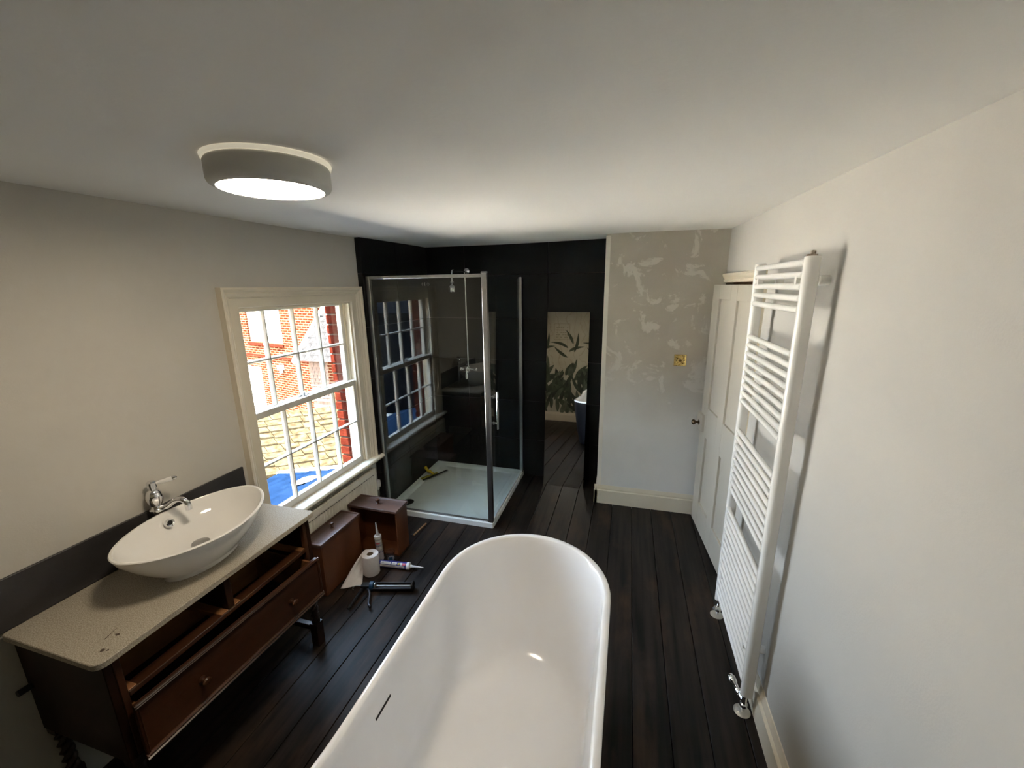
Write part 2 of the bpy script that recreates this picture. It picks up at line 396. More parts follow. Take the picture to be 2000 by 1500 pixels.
# wall behind the camera with printed botanical paper
def paper_mat():
    m, n, l, b = nt('cream_map_wallpaper')
    t = n.new('ShaderNodeTexCoord')
    a = n.new('ShaderNodeTexNoise'); a.inputs['Scale'].default_value = 3.0; a.inputs['Detail'].default_value = 9; l.new(t.outputs['Object'], a.inputs['Vector'])
    w = n.new('ShaderNodeTexWave'); w.inputs['Scale'].default_value = 2.0; w.inputs['Distortion'].default_value = 18; w.inputs['Detail'].default_value = 3; l.new(t.outputs['Object'], w.inputs['Vector'])
    r = n.new('ShaderNodeValToRGB'); r.color_ramp.elements[0].position = 0.0; r.color_ramp.elements[0].color = (0.47, 0.42, 0.31, 1); r.color_ramp.elements[1].position = 0.05; r.color_ramp.elements[1].color = (0.56, 0.515, 0.41, 1)
    l.new(w.outputs[0], r.inputs[0])
    r2 = n.new('ShaderNodeValToRGB'); r2.color_ramp.elements[0].position = 0.3; r2.color_ramp.elements[0].color = (0.80, 0.78, 0.72, 1); r2.color_ramp.elements[1].position = 0.7; r2.color_ramp.elements[1].color = (1, 1, 1, 1)
    l.new(a.outputs[0], r2.inputs[0])
    mx = n.new('ShaderNodeMix'); mx.data_type = 'RGBA'; mx.blend_type = 'MULTIPLY'; mx.inputs[0].default_value = 1.0
    l.new(r.outputs[0], mx.inputs[6]); l.new(r2.outputs[0], mx.inputs[7]); l.new(mx.outputs[2], b.inputs['Base Color']); b.inputs['Roughness'].default_value = 0.8
    return m
wall_front = struct(box('wall_front', (-2.2, YF - 0.2, -0.1), (0.9, YF, TOP), paper_mat()))
def leaf(mb, x, z, L, W, ang, bend, y):
    """flat printed leaf outline"""
    ca, sa = math.cos(ang), math.sin(ang); n = 9; left, right = [], []
    for i in range(n + 1):
        t = i / n; w = W * math.sin(PI * min(1, t * 0.97 + 0.03)) ** 0.8 * (1 - 0.35 * t)
        u = L * t; off = bend * L * t * t
        for sgn, lst in ((1, left), (-1, right)):
            v = off + sgn * w
            lst.append((x + ca * u - sa * v, y, z + sa * u + ca * v))
    vs = left + right; m = n + 1
    mb.add(vs, [(i, i + 1, m + i + 1, m + i) for i in range(n)])
tones = [(0.045, 0.056, 0.036), (0.065, 0.080, 0.050), (0.085, 0.105, 0.065), (0.11, 0.13, 0.085), (0.15, 0.17, 0.115)]
greens = [mat('leaf_print_%d' % i_, c_, 0.8, var=0.35, scale=14) for i_, c_ in enumerate(tones)]
lfs = [MB() for _ in greens]
todo = []
for i in range(230):
    zb = random.uniform(0.12, 0.90) ** 1.0
    todo.append((zb, random.uniform(-1.9, 0.6), random.uniform(0.22, 0.40), random.uniform(0.035, 0.070), random.uniform(0.6, 2.5), random.uniform(-0.4, 0.4), random.choice((0, 0, 1, 1, 2, 2, 3, 4))))
for bx in (-1.18, -0.55, 0.05, -1.75):
    for L, a, be, dx, dz, g_ in ((0.34, 2.4, 0.5, 0, 1.42, 1), (0.3, 0.7, -0.4, 0.02, 1.35, 2), (0.33, 2.7, -0.2, 0, 1.24, 1), (0.3, 1.9, 0.2, 0.1, 1.5, 2), (0.36, 1.1, 0.3, 0.12, 1.35, 1)):
        todo.append((dz, bx + dx, L, 0.035, a, be, g_))
todo.sort(key=lambda t_: -t_[0])
for i, (zb, x, L, W_, a, be, g_) in enumerate(todo): leaf(lfs[g_], x, zb, L, W_, a, be, YF + 0.0005 + i * 0.000012)
for g, lf in zip(greens, lfs):
    o = lf.build('leaf_print', g, wall_front); o['kind'] = 'stuff'
cart = MB()
for i in range(5):
    for j in range(6):
        if random.random() < 0.8: cart.box((-1.42 + j * 0.04, YF, 1.62 + i * 0.045), (-1.42 + j * 0.04 + 0.028, YF + 0.001, 1.62 + i * 0.045 + 0.012))
for a, b in (((-1.46, YF, 1.58), (-1.16, YF + 0.001, 1.584)), ((-1.46, YF, 1.88), (-1.16, YF + 0.001, 1.884)), ((-1.46, YF, 1.58), (-1.456, YF + 0.001, 1.884)), ((-1.164, YF, 1.58), (-1.16, YF + 0.001, 1.884))): cart.box(a, b)
o = cart.build('map_lettering', mat('sepia_ink', (0.28, 0.24, 0.15), 0.8), wall_front); o['kind'] = 'stuff'

# dark large-format tiles on the shower walls
def tile_run(parent, rows, cols, fn):
    for z0, z1 in rows:
        for a, b in cols: fn(a, b, z0, z1)
rows = []
z = -0.025
edges = [-0.02, 0.375, 0.77, 1.165, 1.56, 1.955, 2.35]
rows = [(edges[i] + 0.0012, edges[i + 1] - 0.0012) for i in range(6)]
cols_b = [(-1.92, -1.50), (-1.50, -0.706), (-0.706, -0.10)]
for z0, z1 in rows:
    for a, b in cols_b:
        MB().box((a + 0.0012, YB - random.uniform(0, 0.0008), z0), (b - 0.0012, YB + 0.014, z1)).build('tile', M_tile, wall_back, None, 0.0012, 1)
XT = -1.89
for z0, z1 in rows:
    for a, b in ((2.672, 3.144), (3.144, YB)):
        MB().box((XL - 0.002, a + 0.0012, z0), (XT + random.uniform(0, 0.0008), b - 0.0012, z1)).build('tile', M_tile, wall_left, None, 0.0012, 1)

# skirting boards
def skirt_profile(h, t):
    return [(0, 0), (t, 0), (t, h * 0.72), (t * 0.55, h * 0.76), (t * 0.62, h * 0.82), (t * 0.35, h * 0.95), (0.25 * t, h), (0, h)]
def skirting(name, p0, p1, nrm, h=0.166, t=0.022):
    p0, p1, nrm = Vector(p0), Vector(p1), Vector(nrm)
    rings = [[p + nrm * (d - 0.004) + Vector((0, 0, z)) for d, z in skirt_profile(h, t)] for p in (p0, p1)]
    o = MB().loft(rings).build(name, M_trim); return struct(o)
skirting('baseboard_back', (-0.213, YC, 0), (0.60, YC, 0), (0, -1, 0))
skirting('baseboard_return', (-0.19, YC - 0.018, 0), (-0.19, YB - 0.01, 0), (-1, 0, 0))
skirting('baseboard_right', (XR0, YF, 0), (XR0, DY0 - 0.11, 0), (-1, 0, 0), 0.152, 0.026)
skirting('baseboard_front', (XL, YF, 0), (XR0, YF, 0), (0, 1, 0), 0.17)

# ------------------------------------------------------------------ window_1: sash window in a moulded architrave
win = struct_empty('window_1', (XL, 2.1, WZ0))
def sweep_frame(pts, prof, name, parent, m):
    """mitred moulding: prof is (inward, proud) pairs; pts is the outer path in (y, z), open path"""
    rings = []
    for i, (y, z, dy, dz) in enumerate(pts):
        rings.append([(XL + pr, y + dy * w, z + dz * w) for w, pr in prof])
    return MB().loft(rings).build(name, m, parent, 30)
aprof = [(0, -0.003), (0, 0.036), (0.010, 0.038), (0.020, 0.032), (0.024, 0.024), (0.032, 0.026), (0.044, 0.016), (0.050, 0.016), (0.055, 0.010), (0.100, 0.010), (0.104, 0.006), (0.104, -0.003)]
oy0, oy1, oz = 1.555, 2.662, 1.862
sweep_frame([(oy0, 0.53, 1, 0), (oy0, oz, 1, -1), (oy1, oz, -1, -1), (oy1, 0.53, -1, 0)], aprof, 'architrave', win, M_trim)
# lining (box frame) around the sashes
ln = MB()
iy0, iy1, iz1 = 1.655, 2.560, 1.760
ln.box((-2.040, WY0 - 0.0, WZ0), (XL + 0.004, iy0 - 0.02, iz1 + 0.03)).box((-2.040, iy1, WZ0), (XL + 0.004, WY1 + 0.002, iz1 + 0.03)).box((-2.040, WY0, iz1), (XL + 0.004, WY1, WZ1 + 0.002))
ln.build('frame_lining', M_trim, win)
bd = MB()
for x in (-1.945, -1.992, -2.04):
    bd.box((x - 0.006, iy1 - 0.014, 0.54), (x + 0.006, iy1 + 0.002, iz1)).box((x - 0.006, iy0 - 0.022, 0.54), (x + 0.006, iy0 - 0.006, iz1)).box((x - 0.006, iy0 - 0.02, iz1 - 0.014), (x + 0.006, iy1, iz1 + 0.002))
bd.build('parting_bead', M_trim, win)
box('pulley_slot', (-2.018, iy1 - 0.0012, 1.62), (-2.006, iy1 + 0.001, 1.69), M_dark, win)
# sill board with rounded nosing
sp = [(-2.045, 0.45), (-2.045, 0.518), (-1.96, 0.535), (-1.931, 0.535), (-1.931, 0.45)]
MB().loft([[(x, 1.56, z) for x, z in sp], [(x, 2.655, z) for x, z in sp]]).build('sill_board', M_trim, win, 40)
nose = [(-1.9305, 0.535), (-1.872, 0.535), (-1.862, 0.530), (-1.857, 0.520), (-1.862, 0.510), (-1.872, 0.505), (-1.9305, 0.504)]
MB().loft([[(x, 1.515, z) for x, z in nose], [(x, 2.705, z) for x, z in nose]]).build('sill_nosing', M_trim, win, 40)
ap = [(-1.932, 0.47), (-1.912, 0.47), (-1.905, 0.49), (-1.905, 0.503), (-1.932, 0.503)]
MB().loft([[(x, 1.54, z) for x, z in ap], [(x, 2.68, z) for x, z in ap]]).build('apron_moulding', M_trim, win)

def sash(name, x, y0, y1, z0, z1, stile, top, bot, bars_y, bar_z, horn=False):
    t = 0.019
    s = MB()
    s.box((x - t, y0, z0), (x + t, y0 + stile, z1)).box((x - t, y1 - stile, z0), (x + t, y1, z1))
    s.box((x - t, y0 + stile, z0), (x + t, y1 - stile, z0 + bot)).box((x - t, y0 + stile, z1 - top), (x + t, y1 - stile, z1))
    so = s.build(name, M_sash, win, None, 0.004, 2)
    gb = []
    bp = [(-0.0095, -0.004), (-0.0095, 0.004), (-0.004, 0.016), (0.004, 0.016), (0.0095, 0.004), (0.0095, -0.004), (0.004, -0.016), (-0.004, -0.016)]
    for y in bars_y:
        MB().loft([[(x + b, y + a, z0 + bot - 0.002) for a, b in bp], [(x + b, y + a, z1 - top + 0.002) for a, b in bp]]).build('glazing_bar', M_sash, so, 25)
    ys = [y0 + stile] + [None] 
    MB().loft([[(x + b, y0 + stile - 0.002, bar_z + a) for a, b in bp], [(x + b, y1 - stile + 0.002, bar_z + a) for a, b in bp]]).build('glazing_bar', M_sash, so, 25)
    ye = [y0 + stile] + list(bars_y) + [y1 - stile]; ze = [z0 + bot, bar_z, z1 - top]
    for i in range(4):
        for j in range(2):
            box('pane', (x - 0.0015, ye[i], ze[j]), (x + 0.0015, ye[i + 1], ze[j + 1]), M_pane, so)
    return so
up_sash = sash('upper_sash', -2.015, 1.635, 2.560, 1.138, 1.762, 0.040, 0.030, 0.045, (1.878, 2.092, 2.302), 1.457)
lo_sash = sash('lower_sash', -1.968, 1.635, 2.560, 0.530, 1.183, 0.040, 0.038, 0.050, (1.880, 2.092, 2.308), 0.866)
fs = MB(); fs.lathe([(0.016, 0), (0.016, 0.006), (0.008, 0.008), (0.008, 0.018), (0.011, 0.022), (0.0, 0.028)], (-1.98, 2.07, 1.183), n=14)
fs.box((-2.0, 2.04, 1.185), (-1.985, 2.12, 1.192))
fs.build('sash_fastener', M_chromeb, lo_sash, 40)

# outer brick jamb, each brick a part of the wall
box('jamb_mortar', (XO + 0.004, 2.612, 0.30), (-2.044, 2.662, 1.79), M_mortar, wall_left)
box('jamb_mortar', (XO + 0.004, 1.553, 0.30), (-2.044, 1.603, 1.79), M_mortar, wall_left)
for i in range(19):
    z0 = 0.318 + i * 0.075
    MB().box((XO - 0.003, 1.575, z0), (-2.043, 1.614 + random.uniform(-0.003, 0.003), z0 + 0.063)).build('brick', M_brick, wall_left, None, 0.004, 2)
    MB().box((XO - 0.003, 2.600 + random.uniform(-0.003, 0.003), z0), (-2.043, 2.64, z0 + 0.063)).build('brick', M_brick, wall_left, None, 0.004, 2)
MB().hexa([(-2.26, 1.62, 0.27), (-2.04, 1.62, 0.302), (-2.04, 2.60, 0.302), (-2.26, 2.60, 0.27)], [(-2.26, 1.62, 0.325), (-2.04, 1.62, 0.47), (-2.04, 2.60, 0.47), (-2.26, 2.60, 0.325)]).build('stone_sill', M_stone, wall_left, None, 0.006)

# ------------------------------------------------------------------ door_1: four panel door standing slightly ajar
door = struct_empty('door_1', (0.573, 3.297, 0))
P0 = Vector((0.573, 3.297, 0)); du = Vector((0.644 - 0.573, 2.533 - 3.297, 0)).normalized(); dn = Vector((du.y, -du.x, 0))
if dn.x > 0: dn = -dn
MD = Matrix((du, dn, Vector((0, 0, 1)))).transposed().to_4x4(); MD.translation = P0     # local: along, outward, up
dm = MB()
def dbox(u0, u1, z0, z1, n0=-0.036, n1=0.0): dm.box((u0, n0, z0), (u1, n1, z1), MD)
U0, U1 = 0.028, 0.875
dbox(U0, 0.175, 0.008, 1.842); dbox(0.405, 0.52, 0.008, 1.842); dbox(0.752, U1, 0.008, 1.842)
for a, b in ((0.175, 0.405), (0.52, 0.752)):
    dbox(a, b, 0.008, 0.211); dbox(a, b, 0.743, 0.967); dbox(a, b, 1.746, 1.842)
dm.build('door_frame', M_door, door, None, 0.002, 1)
for a, b in ((0.175, 0.405), (0.52, 0.752)):
    for z0, z1 in ((0.211, 0.743), (0.967, 1.746)):
        MB().box((a - 0.002, -0.028, z0 - 0.002), (b + 0.002, -0.014, z1 + 0.002), MD).build('panel', M_door, door)
MB().box((-0.005, -0.03, 0.765), (0.13, 0.018, 0.895), MD).build('rim_lock', M_door, door, None, 0.003)
kc = MD @ Vector((0.055, 0.018, 0.82))
MB().lathe([(0.020, 0), (0.020, 0.004), (0.008, 0.006), (0.008, 0.022), (0.016, 0.028), (0.021, 0.036), (0.021, 0.044), (0.014, 0.052), (0, 0.054)], kc, dn, 20).build('door_knob', mat('dark_bronze_knob', (0.10, 0.06, 0.03), 0.25, 0.9), door, 40)
# architrave over the doorway
tr = [(0, 0), (0.016, 0), (0.022, 0.010), (0.014, 0.020), (0.024, 0.034), (0.030, 0.046), (0.030, 0.058), (0, 0.062)]
MB().loft([[(xr(1.9) - d + 0.002, y, 1.858 + z) for d, z in tr] for y in (2.38, 3.305)]).build('trim_1', M_trim)
struct(bpy.data.objects['trim_1'])
jl = MB().box((xr(0) - 0.012, DY0 - 0.085, 0), (0.72, DY0 - 0.0, 1.858)).build('trim_2', M_trim, None, None, 0.004); struct(jl)
jr = MB().box((0.652, 3.272, 0), (0.76, DY1, 1.86)).build('trim_3', M_trim); struct(jr)
hb = MB().box((0.70, DY0, 1.80), (0.76, DY1, 1.862)).build('trim_4', M_offcut); struct(hb)

# ------------------------------------------------------------------ shower tray
tray = thing('shower_tray', 'low white shower tray on the dark boards inside the glass enclosure', 'shower tray', (-1.41, 3.18, 0))
TX0, TX1, TY0, TY1 = -1.888, -0.938, 2.695, 3.688
def rrect(x0, x1, y0, y1, r, z, n=6):
    out = []
    for cx_, cy_, a0 in ((x1 - r, y1 - r, 0), (x0 + r, y1 - r, PI / 2), (x0 + r, y0 + r, PI), (x1 - r, y0 + r, 3 * PI / 2)):
        for i in range(n + 1):
            a = a0 + PI / 2 * i / n; out.append((cx_ + r * math.cos(a), cy_ + r * math.sin(a), z))
    return out
t = MB(); t.loft([rrect(TX0, TX1, TY0, TY1, 0.012, 0.0005), rrect(TX0, TX1, TY0, TY1, 0.012, 0.040), rrect(TX0 + 0.004, TX1 - 0.004, TY0 + 0.004, TY1 - 0.004, 0.012, 0.045),
    rrect(TX0 + 0.045, TX1 - 0.045, TY0 + 0.045, TY1 - 0.045, 0.05, 0.045), rrect(TX0 + 0.052, TX1 - 0.052, TY0 + 0.052, TY1 - 0.052, 0.05, 0.041), rrect(TX0 + 0.072, TX1 - 0.072, TY0 + 0.072, TY1 - 0.072, 0.06, 0.025), rrect(TX0 + 0.3, TX1 - 0.3, TY0 + 0.3, TY1 - 0.3, 0.1, 0.022)])
t.build('basin_floor', M_tray, tray, 30)
MB().lathe([(0.0, 0.0245), (0.047, 0.0245), (0.052, 0.028), (0.046, 0.032), (0.02, 0.034), (0.0, 0.034)], (-1.775, 2.852, 0), n=28, cap0=False, cap1=False).build('drain_cover', mat('dull_dark_chrome', (0.16, 0.17, 0.16), 0.35, 0.9), tray, 40)

# ------------------------------------------------------------------ shower enclosure
enc = thing('shower_enclosure', 'chrome framed glass shower enclosure with fixed front pane and hinged side door', 'shower enclosure', (-1.41, 2.71, 0.045))
GY = 2.715
box('glass_panel', (-1.862, GY - 0.003, 0.052), (-0.962, GY + 0.003, 1.918), M_glass, enc)
box('wall_profile', (-1.8885, GY - 0.014, 0.0455), (-1.856, GY + 0.014, 1.935), M_chromeb, enc, 0.003)
box('top_rail', (-1.856, GY - 0.011, 1.914), (-0.972, GY + 0.011, 1.936), M_chromeb, enc, 0.003)
box('bottom_rail', (-1.856, GY - 0.008, 0.0455), (-0.972, GY + 0.008, 0.056), M_chromeb, enc, 0.002)
post = box('corner_post', (-0.978, GY - 0.018, 0.0455), (-0.940, GY + 0.018, 1.938), M_chromeb, enc, 0.004)
box('post_cap', (-0.980, GY - 0.020, 1.938), (-0.938, GY + 0.020, 1.950), M_chromeb, enc, 0.003)
DX = -0.952
box('glass_door', (DX - 0.003, 2.738, 0.062), (DX + 0.003, 3.632, 1.915), M_glass, enc)
box('hinge_profile', (DX - 0.012, 3.630, 0.0455), (DX + 0.016, 3.656, 1.930), M_chromeb, enc, 0.004)
box('wall_channel', (DX - 0.010, 3.656, 0.0455), (DX + 0.012, 3.6895, 1.920), M_black, enc, 0.002)
box('door_seal', (DX - 0.006, 2.742, 0.0465), (DX + 0.006, 3.630, 0.062), M_whitep, enc, 0.002)
hd = MB(); hd.box((DX + 0.034, 2.782, 0.792), (DX + 0.046, 2.806, 1.088))
hd.build('handle', M_chrome, enc, None, 0.004)
hm = MB()
for z in (0.84, 1.045): hm.lathe([(0.013, 0.003), (0.013, 0.012), (0.008, 0.014), (0.008, 0.036)], (DX, 2.794, z), (1, 0, 0), 14)
hm.box((DX - 0.046, 2.782, 0.82), (DX - 0.034, 2.800, 1.065)); 
for z in (0.84, 1.045): hm.lathe([(0.009, 0.003), (0.009, 0.036)], (DX, 2.791, z), (-1, 0, 0), 12)
hm.build('handle_mount', M_chrome, enc, 40)
# etched CE style mark on the front pane
ce = MB()
def arc(c, r, a0, a1, w, n=10):
    for i in range(n):
        a, b = a0 + (a1 - a0) * i / n, a0 + (a1 - a0) * (i + 1) / n
        q = [(c[0] + rr * math.cos(t_), GY - 0.0034, c[1] + rr * math.sin(t_)) for rr, t_ in ((r, a), (r + w, a), (r + w, b), (r, b))]
        ce.add(q, [(0, 1, 2, 3)])
gcx, gcz = -1.423, 1.872
arc((gcx, gcz), 0.009, PI * 0.55, PI * 1.45, 0.0028)
arc((gcx + 0.017, gcz), 0.009, PI * 0.55, PI * 1.45, 0.0028)
ce.box((gcx + 0.009, GY - 0.0036, gcz - 0.0014), (gcx + 0.015, GY - 0.0031, gcz + 0.0014))
arc((gcx + 0.038, gcz), 0.008, 0, 2 * PI, 0.0022, 6)
ce.build('etched_mark', mat('etched_grey', (0.30, 0.30, 0.28), 0.7), enc)

# ------------------------------------------------------------------ shower fittings on the back wall
sh = thing('shower_mixer', 'chrome traditional shower with riser pipe, fixed head and lever valve on black tiles', 'shower', (-1.475, YB - 0.03, 1.06))
SX, SYP = -1.478, 3.635
MB().tube([(SX, SYP, 1.09), (SX, SYP, 1.955)] + bez([(SX, SYP, 1.97), (SX, SYP - 0.01, 1.986), (SX - 0.001, SYP - 0.035, 1.992)], 5) + bez([(SX - 0.003, SYP - 0.10, 1.995), (SX - 0.01, 3.41, 1.992), (SX - 0.012, 3.375, 1.98), (SX - 0.012, 3.366, 1.945)], 6), 0.009, 12).build('riser_pipe', M_chrome, sh, 40)
MB().lathe([(0.028, 0), (0.028, 0.006), (0.02, 0.012), (0.01, 0.016), (0.01, YB - SYP)], (SX, YB - 0.001, 1.992), (0, -1, 0), 18).build('wall_bracket', M_chrome, sh, 40)
MB().lathe([(0.010, 0), (0.011, 0.035), (0.014, 0.05), (0.020, 0.06), (0.011, 0.072), (0.011, 0.08), (0.030, 0.095), (0.034, 0.105), (0.034, 0.135), (0.030, 0.142)], (SX - 0.012, 3.366, 1.95), (0, 0, -1), 20).build('shower_head', M_chrome, sh, 40)
vb = MB()
vb.lathe([(0.012, -0.085), (0.018, -0.082), (0.018, -0.06), (0.014, -0.055), (0.014, -0.03), (0.028, -0.026), (0.028, 0.026), (0.014, 0.03), (0.014, 0.055), (0.018, 0.06), (0.018, 0.09), (0.012, 0.094)], (SX, SYP, 1.072), (1, 0, 0), 18)
vb.lathe([(0.012, 0), (0.012, 0.05)], (SX - 0.07, YB - 0.001, 1.072), (0, -1, 0), 12).lathe([(0.012, 0), (0.012, 0.05)], (SX + 0.075, YB - 0.001, 1.072), (0, -1, 0), 12)
vb.lathe([(0.026, 0), (0.030, 0.01), (0.030, 0.02), (0.018, 0.026), (0.018, 0.034), (0, 0.036)], (SX, SYP - 0.02, 1.072), (0, -1, 0), 20)
vb.tube([(SX, SYP, 1.07), (SX, SYP, 1.10)], 0.013, 12)
vb.build('valve_body', M_chrome, sh, 40)
MB().lathe([(0.006, 0), (0.006, 0.03), (0.009, 0.035), (0.012, 0.07), (0.010, 0.085), (0.006, 0.09)], (SX, SYP - 0.048, 1.072), (0, -0.05, -1), 14).build('lever', M_cer, sh, 40)

# squeegee resting on the tray against the wall
sq = thing('squeegee', 'yellow window squeegee with black rubber blade lying on the white shower tray', 'squeegee', (-1.77, 3.35, 0.03))
a, b = Vector((-1.822, 3.219, 0.060)), Vector((-1.686, 3.481, 0.060))
dd = (b - a).normalized(); sd = Vector((-dd.y, dd.x, 0))
MQ = Matrix((dd, sd, Vector((0, 0, 1)))).transposed().to_4x4(); MQ.translation = a
L = (b - a).length
MB().box((0, 0.004, -0.012), (L * 0.32, 0.034, 0.004), MQ).box((L * 0.32, 0.004, -0.012), (L * 0.62, 0.026, 0.004), MQ).build('blade_holder', M_yell2, sq, None, 0.004)
MB().box((0, -0.008, -0.012), (L, 0.005, -0.004), MQ).build('rubber_blade', M_rubber, sq, None, 0.001, 1)
h0 = MQ @ Vector((L * 0.46, 0.012, 0.0))
MB().tube(bez([h0, h0 + Vector((-0.04, 0.005, 0.022)), Vector((-1.83, 3.352, 0.084)), Vector((-1.868, 3.366, 0.116))], 6), [0.013] * 6 + [0.015] * 12 + [0.018], 12).build('grip', M_yellow, sq, 50)

# ------------------------------------------------------------------ leaning mirror
mir = thing('leaning_mirror', 'tall frameless mirror leaning on the black tiled wall beside the shower', 'mirror', (-0.515, 3.53, 0))
mb_ = [(-0.705, 3.527, 0.0), (-0.328, 3.523, 0.0)]; mt_ = [(-0.708, 3.670, 1.627), (-0.327, 3.667, 1.621)]
th = Vector((0, 0.005, 0.0005))
q = [Vector(mb_[0]), Vector(mb_[1]), Vector(mt_[1]), Vector(mt_[0])]
# keep the sheet planar: derive the last corner from the other three
q[3] = q[0] + (q[2] - q[1])
MB().hexa([q[0], q[1], q[1] + th, q[0] + th], [q[3], q[2], q[2] + th, q[3] + th]).build('mirror_sheet', M_mirror, mir)
MB().hexa([q[0] + th * 1.05, q[1] + th * 1.05, q[1] + th * 1.4, q[0] + th * 1.4], [q[3] + th * 1.05, q[2] + th * 1.05, q[2] + th * 1.4, q[3] + th * 1.4]).build('backing', M_black, mir)

# brass dimmer plate
sw = thing('dimmer_switch', 'square polished brass dimmer plate with round knob on the patchy plaster', 'switch', (0.398, YC, 1.281))
pl = MB(); c0 = (0.398, YC, 1.281)
def sqr(h, y): return [(c0[0] - h, y, c0[2] - h), (c0[0] + h, y, c0[2] - h), (c0[0] + h, y, c0[2] + h), (c0[0] - h, y, c0[2] + h)]
pl.loft([sqr(0.044, YC + 0.001), sqr(0.044, YC - 0.003), sqr(0.042, YC - 0.006), sqr(0.036, YC - 0.006), sqr(0.034, YC - 0.0045)])
for a in range(4):
    an = PI / 4 + a * PI / 2; d = Vector((math.cos(an), 0, math.sin(an))); n_ = Vector((-math.sin(an), 0, math.cos(an)))
    c = Vector((c0[0], YC - 0.0045, c0[2]))
    pl.add([c + d * 0.012, c + d * 0.026 + n_ * 0.008, c + d * 0.042, c + d * 0.026 - n_ * 0.008, c + d * 0.026 + Vector((0, -0.004, 0))], [(0, 1, 4), (1, 2, 4), (2, 3, 4), (3, 0, 4)])
pl.build('plate', M_brass, sw, None, 0.0008, 1)
MB().lathe([(0.011, 0), (0.011, 0.012), (0.008, 0.015), (0, 0.015)], (c0[0], YC - 0.0045, c0[2]), (0, -1, 0), 18).build('knob', mat('aged_brass', (0.30, 0.19, 0.06), 0.3, 1.0), sw, 40)
for s_ in (-1, 1): MB().lathe([(0.0045, 0), (0.0045, 0.002), (0, 0.003)], (c0[0] + s_ * 0.028, YC - 0.0045, c0[2]), (0, -1, 0), 10).build('screw', M_black, sw)

# ------------------------------------------------------------------ tall towel radiator
rad = thing('towel_radiator', 'tall white ladder towel radiator on the right wall in front of the panelled door', 'radiator', (0.575, 1.92, 0.09))
def dpipe(y):
    out = []
    pr = [(0.024, -0.018), (0.024, 0.018)] + [(-0.024 + 0.02 - 0.02 * math.cos(a) * 1.0, 0.018 * math.cos(a)) for a in ()]
    ring = []
    for i in range(13):
        a = -PI / 2 + PI * i / 12
        ring.append((-0.024 * math.cos(a) ** 0.8 if math.cos(a) > 1e-6 else 0.0, 0.02 * math.sin(a)))
    ring += [(0.020, 0.02), (0.020, -0.02)]
    return [(0.578 + a, y + b) for a, b in ring]
for y in (1.632, 2.205):
    r_ = dpipe(y)
    MB().loft([[(a, b, z) for a, b in r_] for z in (0.105, 1.935)]).build('upright', M_radw, rad, 35, 0.002, 1)
RZ = [1.915 - 0.0395 * i for i in range(5)] + [1.601 - 0.0397 * i for i in range(9)] + [1.125 - 0.0400 * i for i in range(9)] + [0.687 - 0.0404 * i for i in range(14)]
first = None
for z in RZ:
    if first is None:
        first = MB().lathe([(0.008, 0), (0.0118, 0.004), (0.0118, 0.546), (0.008, 0.55)], (0, 0, 0), (0, 1, 0), 14).build('rung', M_radw, rad, 40)
        mesh = first.data
        first.location = (0.566, 1.644, z)
    else:
        o = link('rung', mesh, rad); o.location = (0.566, 1.644, z)
for y in (1.69, 2.145):
    for z in (1.856, 0.30):
        bk = MB().lathe([(0.017, 0), (0.017, 0.035), (0.011, 0.036), (0.011, 0.085)], (xr(z) + 0.003, y, z), (-1, 0, 0), 14)
        bk.box((0.556, y - 0.008, z - 0.021), (0.580, y + 0.008, z + 0.021)); bk.build('wall_mount', M_radw, rad, 40, 0.001, 1)
for y in (1.632,): MB().box((0.562, y - 0.008, 1.935), (0.590, y + 0.01, 1.941)).lathe([(0.008, 0), (0.008, 0.012), (0, 0.014)], (0.578, y, 1.94), n=10).build('air_vent', mat('worn_cap', (0.62, 0.52, 0.42), 0.6, col2=(0.16, 0.09, 0.05), scale=120), rad, 40)
def valve(y, handle):
    v = MB()
    v.lathe([(0.016, 0), (0.016, 0.014), (0.011, 0.018), (0.011, 0.075)], (0.577, y, 0.032), (0, 0, 1), 14)
    v.lathe([(0.014, 0), (0.014, 0.02)], (0.577, y, 0.085), (0, 0, 1), 6)
    v.lathe([(0.0075, 0), (0.0075, 0.05)], (0.577, y, 0.0), (0, 0, 1), 12)
    if handle:
        v.lathe([(0.010, 0), (0.010, 0.03), (0.014, 0.034), (0.014, 0.05), (0.010, 0.054), (0.012, 0.075), (0.016, 0.08), (0.018, 0.10), (0.012, 0.115), (0, 0.118)], (0.577, y, 0.055), (-0.25, 0.75, 0.12), 14)
    else:
        v.lathe([(0.010, 0), (0.012, 0.025), (0.008, 0.035)], (0.577, y, 0.055), (-0.6, -0.5, 0.1), 12)
    v.build('radiator_valve', M_chrome, rad, 40)
    MB().lathe([(0.034, 0), (0.034, 0.002), (0.028, 0.006), (0.009, 0.008)], (0.574, y, 0.001), (0, 0, 1), 24).build('pipe_collar', mat('dull_chrome', (0.66, 0.63, 0.58), 0.3, 0.9), rad, 40)
valve(1.640, True); valve(2.205, False)

